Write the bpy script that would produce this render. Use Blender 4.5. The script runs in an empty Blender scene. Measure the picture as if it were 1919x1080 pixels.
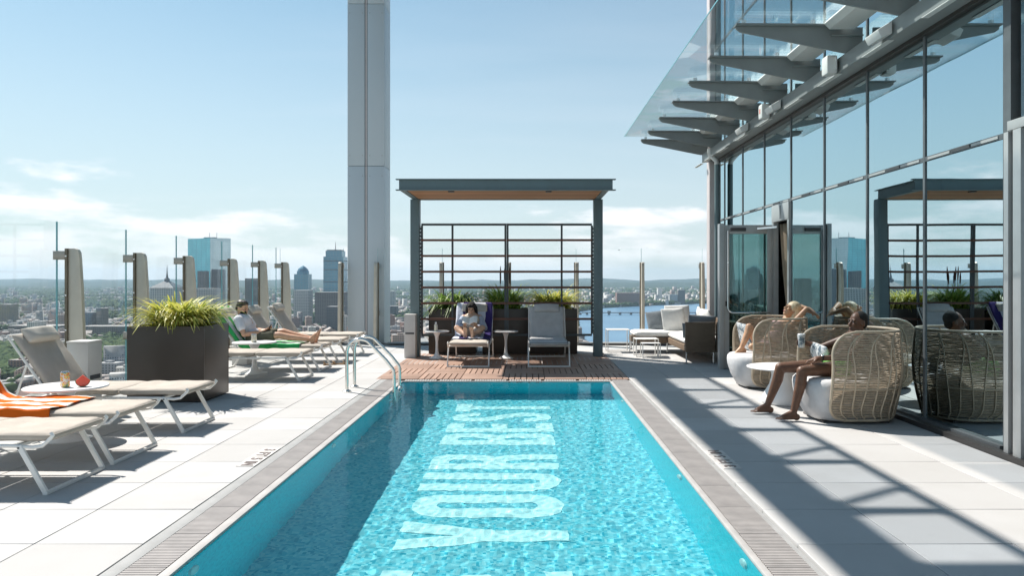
import bpy, bmesh, math, random
from mathutils import Vector, Matrix, noise
random.seed(7)
PI = math.pi
SC = bpy.context.scene
COL = SC.collection

# ------------------------------------------------------------------ camera
F = 1415.0                      # focal length in photo pixels (1919 wide)
EYE = 1.45
cam = bpy.data.cameras.new('camera')
camo = bpy.data.objects.new('camera', cam); COL.objects.link(camo)
camo.location = (0, 0, EYE); camo.rotation_euler = (PI/2, 0, 0)
cam.sensor_fit = 'HORIZONTAL'; cam.sensor_width = 36.0; cam.lens = 36.0*F/1919.0
cam.shift_x = (959.5-988.0)/1919.0
cam.shift_y = (521.0-540.0)/1919.0
cam.clip_start = 0.05; cam.clip_end = 80000
SC.camera = camo

# ------------------------------------------------------------------ sun and sky
SUNDIR = Vector((-0.60, 0.50, 1.0)).normalized()          # towards the sun
ELEV = math.asin(SUNDIR.z); ROT = math.atan2(SUNDIR.x, SUNDIR.y)
sl = bpy.data.lights.new('sun', 'SUN'); sl.energy = 4.1; sl.angle = math.radians(0.5); sl.color = (1.0, 0.95, 0.88)
sun = bpy.data.objects.new('sun', sl); COL.objects.link(sun)
sun.rotation_euler = (-SUNDIR).to_track_quat('-Z', 'Y').to_euler()
sun.location = (-30, 30, 60)
try: sl.cycles.is_caustics_light = True
except Exception: pass

W = bpy.data.worlds.new('World'); SC.world = W; W.use_nodes = True
nt = W.node_tree; nt.nodes.clear()
def wn(t, **k):
    n = nt.nodes.new(t)
    for a, b in k.items(): setattr(n, a, b)
    return n
sky = wn('ShaderNodeTexSky', sky_type='NISHITA', sun_disc=False)
sky.sun_elevation = ELEV; sky.sun_rotation = ROT; sky.altitude = 150
sky.air_density = 1.0; sky.dust_density = 0.25; sky.ozone_density = 2.2
bg = wn('ShaderNodeBackground'); bg.inputs['Strength'].default_value = 0.075
out = wn('ShaderNodeOutputWorld')
tc = wn('ShaderNodeTexCoord'); sep = wn('ShaderNodeSeparateXYZ')
nt.links.new(tc.outputs['Generated'], sep.inputs[0])
def wm(op, a, b=None, clamp=False):
    n = wn('ShaderNodeMath', operation=op, use_clamp=clamp)
    for i, v in enumerate((a, b)):
        if v is None: continue
        if hasattr(v, 'is_linked'): nt.links.new(v, n.inputs[i])
        else: n.inputs[i].default_value = v
    return n.outputs[0]
# clouds: a lumpy low bank all round the horizon, its top raised and lowered by slow noise
zz = wm('MAXIMUM', sep.outputs['Z'], 0.0)
den = wm('ADD', zz, 0.075)
cx = wm('DIVIDE', sep.outputs['X'], den); cy = wm('DIVIDE', sep.outputs['Y'], den)
cmb = wn('ShaderNodeCombineXYZ'); nt.links.new(cx, cmb.inputs[0]); nt.links.new(cy, cmb.inputs[1])
def skynoise(sc, det, loc, rough=0.55):
    n = wn('ShaderNodeTexNoise'); n.inputs['Scale'].default_value = 1.0; n.inputs['Detail'].default_value = det; n.inputs['Roughness'].default_value = rough
    q = wn('ShaderNodeMapping'); q.inputs['Scale'].default_value = sc; q.inputs['Location'].default_value = loc
    nt.links.new(tc.outputs['Generated'], q.inputs[0]); nt.links.new(q.outputs[0], n.inputs['Vector']); return n.outputs['Fac']
CLOC = (3.4, 2.1, 4.0)
n1 = skynoise((5.5, 5.5, 21.0), 9, CLOC, 0.56); n2 = skynoise((1.5, 1.5, 0.3), 2, (CLOC[0]+3.1, 0.4, 0.0))
cov = wm('ADD', n1, wm('MULTIPLY', wm('SUBTRACT', wm('ADD', 0.074, wm('MULTIPLY', wm('SUBTRACT', n2, 0.5), 0.30)), zz), 2.6))
rp = wn('ShaderNodeMapRange', interpolation_type='SMOOTHSTEP'); rp.inputs['From Min'].default_value = 0.49; rp.inputs['From Max'].default_value = 0.66
nt.links.new(cov, rp.inputs['Value'])
band = wn('ShaderNodeMapRange'); band.inputs['From Min'].default_value = -0.02; band.inputs['From Max'].default_value = 0.10; band.inputs['To Min'].default_value = 0.25
nt.links.new(zz, band.inputs['Value'])
# thin cirrus higher up
nz2 = wn('ShaderNodeTexNoise'); nz2.inputs['Scale'].default_value = 0.9; nz2.inputs['Detail'].default_value = 6
mp2 = wn('ShaderNodeMapping'); mp2.inputs['Scale'].default_value = (0.35, 1.3, 1); mp2.inputs['Rotation'].default_value = (0, 0, 0.5)
nt.links.new(cmb.outputs[0], mp2.inputs[0]); nt.links.new(mp2.outputs[0], nz2.inputs['Vector'])
rp2 = wn('ShaderNodeMapRange'); rp2.inputs['From Min'].default_value = 0.5; rp2.inputs['From Max'].default_value = 0.9; rp2.inputs['To Max'].default_value = 0.16
nt.links.new(nz2.outputs['Fac'], rp2.inputs['Value'])
cf = wm('MULTIPLY', rp.outputs[0], band.outputs[0], True)
cf = wm('MAXIMUM', cf, rp2.outputs[0], True)
cf = wm('MULTIPLY', cf, 0.95)
# pale summer haze that whitens the sky towards the horizon all round
hzb = wn('ShaderNodeMapRange', interpolation_type='SMOOTHSTEP'); hzb.inputs['From Min'].default_value = 0.46; hzb.inputs['From Max'].default_value = -0.02; hzb.inputs['To Max'].default_value = 0.8
nt.links.new(sep.outputs['Z'], hzb.inputs['Value'])
tint = wn('ShaderNodeMix', data_type='RGBA', blend_type='MULTIPLY'); tint.inputs['Factor'].default_value = 1.0
nt.links.new(sky.outputs[0], tint.inputs['A']); tint.inputs['B'].default_value = (0.93, 1.055, 0.89, 1)
mix = wn('ShaderNodeMix', data_type='RGBA')
mixh = wn('ShaderNodeMix', data_type='RGBA'); nt.links.new(hzb.outputs[0], mixh.inputs['Factor']); nt.links.new(tint.outputs['Result'], mixh.inputs['A']); mixh.inputs['B'].default_value = (4.9, 5.4, 5.95, 1)
nt.links.new(cf, mix.inputs['Factor']); nt.links.new(mixh.outputs['Result'], mix.inputs['A']); mix.inputs['B'].default_value = (9.0, 8.7, 8.9, 1)
nt.links.new(mix.outputs['Result'], bg.inputs['Color']); nt.links.new(bg.outputs[0], out.inputs['Surface'])

SC.view_settings.view_transform = 'Standard'; SC.view_settings.look = 'None'
SC.view_settings.gamma = 1.0; SC.view_settings.use_curve_mapping = False
SC.view_settings.exposure = 0.92
cy_ = SC.cycles
cy_.use_denoising = True
cy_.max_bounces = 14; cy_.transparent_max_bounces = 24; cy_.glossy_bounces = 5; cy_.transmission_bounces = 8; cy_.diffuse_bounces = 7
cy_.volume_bounces = 0
cy_.caustics_reflective = False; cy_.caustics_refractive = True
cy_.sample_clamp_indirect = 6.0

# ------------------------------------------------------------------ materials
def S(r, g, b):
    f = lambda c: (c/255)/12.92 if c/255 <= 0.04045 else ((c/255+0.055)/1.055)**2.4
    return (f(r), f(g), f(b))
MATS = {}
class M:
    """small node-material helper"""
    def __init__(s, name):
        s.m = bpy.data.materials.new(name); s.m.use_nodes = True
        s.t = s.m.node_tree; s.t.nodes.clear()
        s.o = s.n('ShaderNodeOutputMaterial'); MATS[name] = s.m
    def n(s, t, **k):
        x = s.t.nodes.new(t)
        for a, b in k.items(): setattr(x, a, b)
        return x
    def l(s, a, b): s.t.links.new(a, b)
    def co(s, kind='Object'):
        return s.n('ShaderNodeTexCoord').outputs[kind]
    def noise(s, scale, detail=4, rough=0.55, vec=None, sc=None):
        x = s.n('ShaderNodeTexNoise'); x.inputs['Scale'].default_value = scale; x.inputs['Detail'].default_value = detail; x.inputs['Roughness'].default_value = rough
        v = vec if vec is not None else s.co()
        if sc:
            mp = s.n('ShaderNodeMapping'); mp.inputs['Scale'].default_value = sc; s.l(v, mp.inputs[0]); v = mp.outputs[0]
        s.l(v, x.inputs['Vector']); return x.outputs['Fac']
    def ramp(s, fac, stops, interp='LINEAR'):
        r = s.n('ShaderNodeValToRGB'); e = r.color_ramp.elements; r.color_ramp.interpolation = interp
        while len(e) < len(stops): e.new(0.5)
        for i, (p, c) in enumerate(stops): e[i].position = p; e[i].color = (*c, 1)
        s.l(fac, r.inputs[0]); return r.outputs[0]
    def math(s, op, a, b=None, clamp=False):
        n = s.n('ShaderNodeMath', operation=op, use_clamp=clamp)
        for i, v in enumerate((a, b)):
            if v is None: continue
            if hasattr(v, 'is_linked'): s.l(v, n.inputs[i])
            else: n.inputs[i].default_value = v
        return n.outputs[0]
    def mix(s, fac, a, b, blend='MIX'):
        n = s.n('ShaderNodeMix', data_type='RGBA', blend_type=blend)
        for k, v in (('Factor', fac), ('A', a), ('B', b)):
            if hasattr(v, 'is_linked'): s.l(v, n.inputs[k])
            elif k == 'Factor': n.inputs[k].default_value = v
            else: n.inputs[k].default_value = (*v[:3], 1)
        return n.outputs['Result']
    def bump(s, h, strength=0.3, dist=0.01):
        b = s.n('ShaderNodeBump'); b.inputs['Strength'].default_value = strength; b.inputs['Distance'].default_value = dist
        s.l(h, b.inputs['Height']); return b.outputs['Normal']
    def pbr(s, col, rough=0.6, metal=0.0, normal=None, spec=0.5, **kw):
        p = s.n('ShaderNodeBsdfPrincipled')
        for k, v in (('Base Color', col), ('Roughness', rough), ('Metallic', metal), ('Specular IOR Level', spec)):
            if hasattr(v, 'is_linked'): s.l(v, p.inputs[k])
            elif k == 'Base Color': p.inputs[k].default_value = (*v[:3], 1)
            else: p.inputs[k].default_value = v
        for k, v in kw.items(): p.inputs[k.replace('_', ' ')].default_value = v
        if normal is not None: s.l(normal, p.inputs['Normal'])
        s.l(p.outputs[0], s.o.inputs['Surface']); s.p = p
        return s.m
    def rand(s): return s.n('ShaderNodeObjectInfo').outputs['Random']

def plain(name, c, rough=0.5, metal=0.0, var=0.12, scale=6.0, bump=0.0, bscale=40, **kw):
    m = M(name)
    f = m.noise(scale, 5)
    a = tuple(x*(1-var) for x in c); b = tuple(min(1, x*(1+var)) for x in c)
    col = m.ramp(f, [(0.3, a), (0.7, b)])
    r = m.math('ADD', m.math('MULTIPLY', f, 0.16), rough-0.08)
    nm = m.bump(m.noise(bscale, 4), bump, 0.005) if bump else None
    return m.pbr(col, r, metal, nm, **kw)

def fabric(name, c, weave=420, var=0.1):
    m = M(name)
    f = m.noise(7, 5); g = m.noise(weave, 2)
    col = m.ramp(f, [(0.3, tuple(x*(1-var) for x in c)), (0.7, tuple(min(1, x*(1+var)) for x in c))])
    col = m.mix(m.math('MULTIPLY', g, 0.45), col, tuple(x*0.45 for x in c))
    h = m.math('ADD', m.math('MULTIPLY', g, 0.4), m.math('MULTIPLY', m.noise(16, 3), 1.2))
    return m.pbr(col, 0.9, 0, m.bump(h, 0.35, 0.012), spec=0.2)

# deck stone
m = M('paver_stone')
f = m.noise(260, 3, 0.7); g = m.noise(1.3, 5, vec=m.n('ShaderNodeNewGeometry').outputs['Position'])
rnd = m.rand()
base = m.mix(rnd, (0.455, 0.445, 0.435), (0.585, 0.577, 0.568))
wet = m.n('ShaderNodeSeparateXYZ'); gp = m.n('ShaderNodeNewGeometry').outputs['Position']; m.l(gp, wet.inputs[0])
near = m.math('SUBTRACT', 1.0, m.math('MULTIPLY', m.math('ABSOLUTE', m.math('ADD', wet.outputs[0], 0.29)), 0.42), True)
sp_ = m.math('MULTIPLY', m.ramp(m.noise(2.3, 7, 0.62, vec=gp), [(0.57, (0, 0, 0)), (0.63, (1, 1, 1))]), near)
base = m.mix(m.math('MULTIPLY', sp_, 0.6, True), base, (0.27, 0.26, 0.25))
base = m.mix(m.math('MULTIPLY', m.ramp(g, [(0.42, (0, 0, 0)), (0.75, (1, 1, 1))]), 0.5), base, (0.38, 0.362, 0.34))
base = m.mix(m.ramp(f, [(0.38, (1, 1, 1)), (0.55, (0, 0, 0))]), base, (0.40, 0.39, 0.38))
sv = m.noise(9, 6, 0.7, vec=m.n('ShaderNodeNewGeometry').outputs['Position'])
base = m.mix(m.math('MULTIPLY', m.ramp(sv, [(0.62, (0, 0, 0)), (0.78, (1, 1, 1))]), 0.22), base, (0.25, 0.24, 0.23))
m.pbr(base, 0.78, 0, m.bump(f, 0.25, 0.002), spec=0.3)
plain('joint_dark', (0.09, 0.088, 0.085), 0.9)
plain('curb_grey', (0.30, 0.30, 0.295), 0.7, bump=0.2)
plain('lip_stone', (0.40, 0.38, 0.365), 0.55, bump=0.1)
plain('grate_plastic', (0.34, 0.312, 0.298), 0.55, var=0.15)
plain('grate_dark', (0.05, 0.048, 0.047), 0.8)
plain('soil', (0.06, 0.04, 0.028), 0.95, var=0.4, scale=40, bump=0.8)
# pool tile
def mosaic(name, cols, tile=0.024, grout=(0.35, 0.55, 0.58), macro=0.0):
    m = M(name)
    pos = m.co('Object')
    mp = m.n('ShaderNodeMapping'); mp.inputs['Scale'].default_value = (1/tile,)*3; m.l(pos, mp.inputs[0])
    fl = m.n('ShaderNodeVectorMath', operation='FLOOR'); m.l(mp.outputs[0], fl.inputs[0])
    wn_ = m.n('ShaderNodeTexWhiteNoise'); m.l(fl.outputs[0], wn_.inputs['Vector'])
    c = m.ramp(wn_.outputs['Value'], cols, 'CONSTANT')
    return m.pbr(c, 0.25, 0, None)
mosaic('mosaic_floor', [(0.0, (0.29, 0.58, 0.65)), (0.40, (0.17, 0.50, 0.59)), (0.68, (0.42, 0.66, 0.71)), (0.88, (0.06, 0.38, 0.49))], 0.022)
mosaic('mosaic_wall', [(0.0, (0.02, 0.72, 0.82)), (0.5, (0.03, 0.78, 0.88)), (0.85, (0.012, 0.64, 0.76))])
mosaic('mosaic_white', [(0.0, (0.94, 0.94, 0.93)), (0.5, (0.90, 0.92, 0.92)), (0.88, (0.76, 0.85, 0.87))])
# water
m = M('pool_water')
fr = m.n('ShaderNodeFresnel'); fr.inputs['IOR'].default_value = 1.33
rf = m.n('ShaderNodeBsdfRefraction'); rf.inputs['IOR'].default_value = 1.33; rf.inputs['Roughness'].default_value = 0.0; rf.inputs['Color'].default_value = (0.70, 0.985, 1.0, 1)
gl = m.n('ShaderNodeBsdfGlossy'); gl.inputs['Roughness'].default_value = 0.0
mx = m.n('ShaderNodeMixShader'); m.l(m.math('MULTIPLY', fr.outputs[0], 0.48), mx.inputs[0]); m.l(rf.outputs[0], mx.inputs[1]); m.l(gl.outputs[0], mx.inputs[2])
m.l(mx.outputs[0], m.o.inputs['Surface'])
# wood
def wood(name, a, b, sc=(3, 40, 40)):
    m = M(name); f = m.noise(1.0, 6, 0.6, sc=sc)
    r = m.rand()
    c = m.ramp(f, [(0.3, a), (0.7, b)])
    c = m.mix(m.math('MULTIPLY', r, 0.45), c, tuple(x*0.55 for x in a))
    return m.pbr(c, 0.6, 0, m.bump(f, 0.3, 0.004), spec=0.3)
wood('deck_wood', (0.31, 0.19, 0.14), (0.50, 0.335, 0.255))
wood('soffit_wood', (0.40, 0.19, 0.09), (0.58, 0.31, 0.16), sc=(3, 30, 30))
wood('slat_wood', (0.12, 0.055, 0.04), (0.20, 0.10, 0.07), sc=(3, 40, 40))
plain('pergola_steel', (0.135, 0.19, 0.205), 0.5, var=0.06)
plain('dark_steel', (0.05, 0.06, 0.065), 0.45)
plain('planter_bronze', (0.060, 0.047, 0.038), 0.38, 0.25, var=0.1, scale=2)
plain('cladding', (0.60, 0.655, 0.69), 0.42, 0.12, var=0.02, scale=0.8)
plain('cladding_light', (0.62, 0.565, 0.56), 0.45, 0.1, var=0.05)
plain('seam_dark', (0.05, 0.055, 0.06), 0.6)
plain('post_steel', (0.60, 0.54, 0.45), 0.42, 0.25, var=0.12, scale=3)
plain('post_dark', (0.20, 0.165, 0.12), 0.45, 0.3)
plain('clamp_steel', (0.36, 0.33, 0.29), 0.35, 0.8)
plain('chrome', (0.72, 0.72, 0.68), 0.16, 1.0, var=0.04)
plain('white_paint', (0.80, 0.785, 0.75), 0.4, var=0.05)
plain('white_plastic', (0.78, 0.77, 0.76), 0.35, var=0.04)
plain('bin_grey', (0.60, 0.585, 0.56), 0.5, var=0.05)
plain('canopy_steel', (0.28, 0.30, 0.30), 0.45, 0.1, var=0.06)
plain('trim_dark', (0.055, 0.05, 0.047), 0.4, 0.3)
plain('mullion', (0.13, 0.14, 0.145), 0.4, 0.3)
plain('frame_grey', (0.43, 0.43, 0.42), 0.4, 0.25, var=0.06)
plain('lamp_white', (0.76, 0.76, 0.74), 0.45, var=0.04)
plain('interior_floor', (0.30, 0.28, 0.26), 0.3)
plain('interior_wall', (0.16, 0.17, 0.17), 0.8)
plain('curtain', (0.30, 0.22, 0.15), 0.9, var=0.2)
fabric('cushion', (0.56, 0.50, 0.435)); fabric('pillow_taupe', (0.66, 0.61, 0.54))
fabric('cushion_grey', (0.60, 0.595, 0.59))
fabric('pouf_white', (0.66, 0.655, 0.66), 300); fabric('sofa_white', (0.86, 0.85, 0.82)); fabric('sofa_grey', (0.20, 0.225, 0.245))
plain('rattan', (0.45, 0.36, 0.26), 0.55, var=0.28, scale=30)
plain('rattan_frame', (0.54, 0.44, 0.32), 0.5, var=0.15)
m = M('wicker')
pos = m.co(); 
br = m.n('ShaderNodeTexBrick'); br.inputs['Scale'].default_value = 1.0; br.inputs['Brick Width'].default_value = 0.03; br.inputs['Row Height'].default_value = 0.014; br.inputs['Mortar Size'].default_value = 0.003
br.inputs['Color1'].default_value = (0.21, 0.145, 0.09, 1); br.inputs['Color2'].default_value = (0.30, 0.21, 0.14, 1); br.inputs['Mortar'].default_value = (0.06, 0.04, 0.028, 1)
mp = m.n('ShaderNodeMapping'); mp.inputs['Rotation'].default_value = (PI/2, 0, 0); m.l(pos, mp.inputs[0]); m.l(mp.outputs[0], br.inputs['Vector'])
m.pbr(br.outputs['Color'], 0.65, 0, m.bump(br.outputs['Fac'], -0.4, 0.006))

def glass(name, tint, refl, ior=1.5, gcol=(1, 1, 1), rough=0.0, boost=0.0, wobble=0.0):
    """thin glazing: straight-through tint plus a fresnel mirror"""
    m = M(name)
    fr = m.n('ShaderNodeFresnel'); fr.inputs['IOR'].default_value = ior
    fac = m.math('ADD', m.math('MULTIPLY', fr.outputs[0], refl), boost, True)
    tr = m.n('ShaderNodeBsdfTransparent'); tr.inputs['Color'].default_value = (*tint, 1)
    bn = None
    if wobble:
        # rolled-glass waviness, different in every pane
        av = m.n('ShaderNodeVectorMath', operation='ADD'); m.l(m.co('Object'), av.inputs[0]); rr = m.math('MULTIPLY', m.rand(), 37.0); m.l(rr, av.inputs[1])
        bn = m.bump(m.noise(0.55, 2, 0.4, vec=av.outputs[0]), 1.0, wobble)
    gl = m.n('ShaderNodeBsdfGlossy'); gl.inputs['Color'].default_value = (*gcol, 1); gl.inputs['Roughness'].default_value = rough
    if bn is not None: m.l(bn, gl.inputs['Normal'])
    mx = m.n('ShaderNodeMixShader'); m.l(fac, mx.inputs[0]); m.l(tr.outputs[0], mx.inputs[1]); m.l(gl.outputs[0], mx.inputs[2])
    m.l(mx.outputs[0], m.o.inputs['Surface']); return m.m
glass('rail_glass', (0.985, 0.995, 0.993), 0.08, 1.42)
glass('facade_glass', (0.24, 0.44, 0.39), 0.6, 1.9, (0.78, 0.95, 1.0), boost=0.60, wobble=0.0035)
glass('canopy_glass', (0.94, 0.985, 0.99), 0.55, 1.45)
glass('crown_glass', (0.80, 0.82, 0.84), 0.3, 1.5)
glass('door_glass', (0.42, 0.56, 0.54), 0.9, 1.6, (0.85, 0.97, 0.97), boost=0.06)
plain('glass_edge', (0.22, 0.52, 0.56), 0.25, var=0.1)
glass('bottle_glass', (0.85, 0.9, 0.86), 0.8, 1.5)

def skin(name, c):
    m = M(name); f = m.math('ADD', m.math('MULTIPLY', m.noise(14, 4), 0.7), m.math('MULTIPLY', m.noise(55, 3), 0.3))
    col = m.ramp(f, [(0.3, tuple(x*0.74 for x in c)), (0.7, tuple(min(1, x*1.2) for x in c))])
    return m.pbr(col, 0.46, 0, m.bump(m.noise(160, 2), 0.1, 0.002), spec=0.35, Subsurface_Weight=0.08, Subsurface_Scale=0.01)
skin('skin_pale', (0.62, 0.36, 0.235)); skin('skin_tan', (0.56, 0.33, 0.20)); skin('skin_light', (0.60, 0.38, 0.26)); skin('skin_dark', (0.135, 0.068, 0.042))
plain('hair_black', (0.010, 0.008, 0.007), 0.9, var=0.4, scale=60); plain('hair_brown', (0.022, 0.014, 0.010), 0.5, var=0.4, scale=60)
m = M('hair_blonde'); f = m.noise(1.0, 4, 0.6, sc=(90, 90, 14)); m.pbr(m.ramp(f, [(0.3, (0.52, 0.38, 0.20)), (0.7, (0.84, 0.70, 0.48))]), 0.45, 0, m.bump(f, 0.5, 0.01))
plain('eye_dark', (0.01, 0.008, 0.007), 0.2); plain('lips', (0.36, 0.12, 0.10), 0.4); plain('lips_dark', (0.10, 0.04, 0.035), 0.4)
fabric('shirt_white', (0.86, 0.86, 0.89), 300); fabric('shorts_olive', (0.13, 0.125, 0.09), 300); fabric('mask_black', (0.012, 0.013, 0.017), 300)
fabric('dress_cream', (0.66, 0.60, 0.52), 300); fabric('wrap_blue', (0.50, 0.56, 0.68), 200); fabric('swim_pink', (0.62, 0.42, 0.40), 200)
m = M('shorts_green'); f = m.noise(18, 3); m.pbr(m.ramp(f, [(0.42, (0.05, 0.33, 0.03)), (0.5, (0.16, 0.55, 0.05)), (0.62, (0.42, 0.62, 0.30))]), 0.85)
m = M('pillow_print'); f = m.noise(14, 4, 0.65); m.pbr(m.ramp(f, [(0.40, (0.13, 0.17, 0.20)), (0.46, (0.40, 0.42, 0.42)), (0.52, (0.70, 0.68, 0.65))]), 0.9)
def stripes(name, stops, n):
    m = M(name); uv = m.n('ShaderNodeUVMap').outputs[0]
    sp = m.n('ShaderNodeSeparateXYZ'); m.l(uv, sp.inputs[0])
    v = m.math('FRACT', m.math('ADD', m.math('MULTIPLY', sp.outputs[0], n), m.math('MULTIPLY', m.noise(6, 2), 0.06)))
    c = m.ramp(v, stops, 'CONSTANT')
    h = m.noise(240, 2); return m.pbr(c, 0.95, 0, m.bump(h, 0.5, 0.006), spec=0.15)
stripes('towel_orange', [(0.0, (0.80, 0.15, 0.015)), (0.5, (0.78, 0.74, 0.68))], 4.0)
stripes('towel_green', [(0.0, (0.05, 0.45, 0.13)), (0.42, (0.74, 0.76, 0.72))], 3.0)
stripes('towel_navy', [(0.0, (0.60, 0.64, 0.74)), (0.25, (0.045, 0.03, 0.13)), (0.46, (0.66, 0.68, 0.76)), (0.80, (0.05, 0.035, 0.15))], 1.0)
def leaf(name, stops):
    m = M(name); uv = m.n('ShaderNodeUVMap').outputs[0]
    sp = m.n('ShaderNodeSeparateXYZ'); m.l(uv, sp.inputs[0])
    c = m.ramp(sp.outputs[0], stops)
    c = m.mix(m.math('MULTIPLY', sp.outputs[1], 0.35), c, (0.55, 0.50, 0.16))
    p = m.pbr(c, 0.5, 0, None, spec=0.35)
    tl = m.n('ShaderNodeBsdfTranslucent'); m.l(c, tl.inputs['Color'])
    mx = m.n('ShaderNodeMixShader'); mx.inputs[0].default_value = 0.38
    m.l(m.p.outputs[0], mx.inputs[1]); m.l(tl.outputs[0], mx.inputs[2]); m.l(mx.outputs[0], m.o.inputs['Surface'])
leaf('leaf_lime', [(0.0, (0.06, 0.16, 0.025)), (0.30, (0.26, 0.36, 0.04)), (0.6, (0.55, 0.56, 0.09)), (1.0, (0.74, 0.66, 0.22))])
leaf('leaf_green', [(0.0, (0.04, 0.13, 0.025)), (0.6, (0.10, 0.27, 0.04)), (1.0, (0.22, 0.38, 0.07))])
leaf('leaf_fresh', [(0.0, (0.08, 0.22, 0.03)), (0.5, (0.22, 0.42, 0.04)), (1.0, (0.55, 0.60, 0.13))])
plain('spike_dark', (0.07, 0.03, 0.025), 0.8); plain('blossom', (0.45, 0.10, 0.05), 0.8, var=0.4, scale=50)
plain('melon_red', (0.72, 0.09, 0.05), 0.35); plain('melon_rind', (0.05, 0.16, 0.05), 0.4)
m = M('can_print'); f = m.noise(26, 2); m.pbr(m.ramp(f, [(0.40, (0.70, 0.67, 0.60)), (0.47, (0.72, 0.25, 0.07)), (0.55, (0.75, 0.68, 0.20)), (0.62, (0.20, 0.35, 0.38))], 'CONSTANT'), 0.3, 0.3)
m = M('can_pale'); f = m.noise(26, 2); m.pbr(m.ramp(f, [(0.42, (0.66, 0.60, 0.46)), (0.5, (0.72, 0.70, 0.64)), (0.62, (0.30, 0.28, 0.16))], 'CONSTANT'), 0.3, 0.3)
plain('alu', (0.72, 0.72, 0.72), 0.25, 0.95); plain('paper', (0.82, 0.80, 0.76), 0.8); plain('phone', (0.012, 0.012, 0.014), 0.15)
plain('seam_taupe', (0.40, 0.36, 0.31), 0.9); plain('leather_tan', (0.30, 0.19, 0.10), 0.6); plain('ink', (0.20, 0.16, 0.15), 0.6); plain('mark_tile', (0.56, 0.53, 0.505), 0.6)
plain('bird_dark', (0.05, 0.05, 0.05), 0.8)

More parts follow.
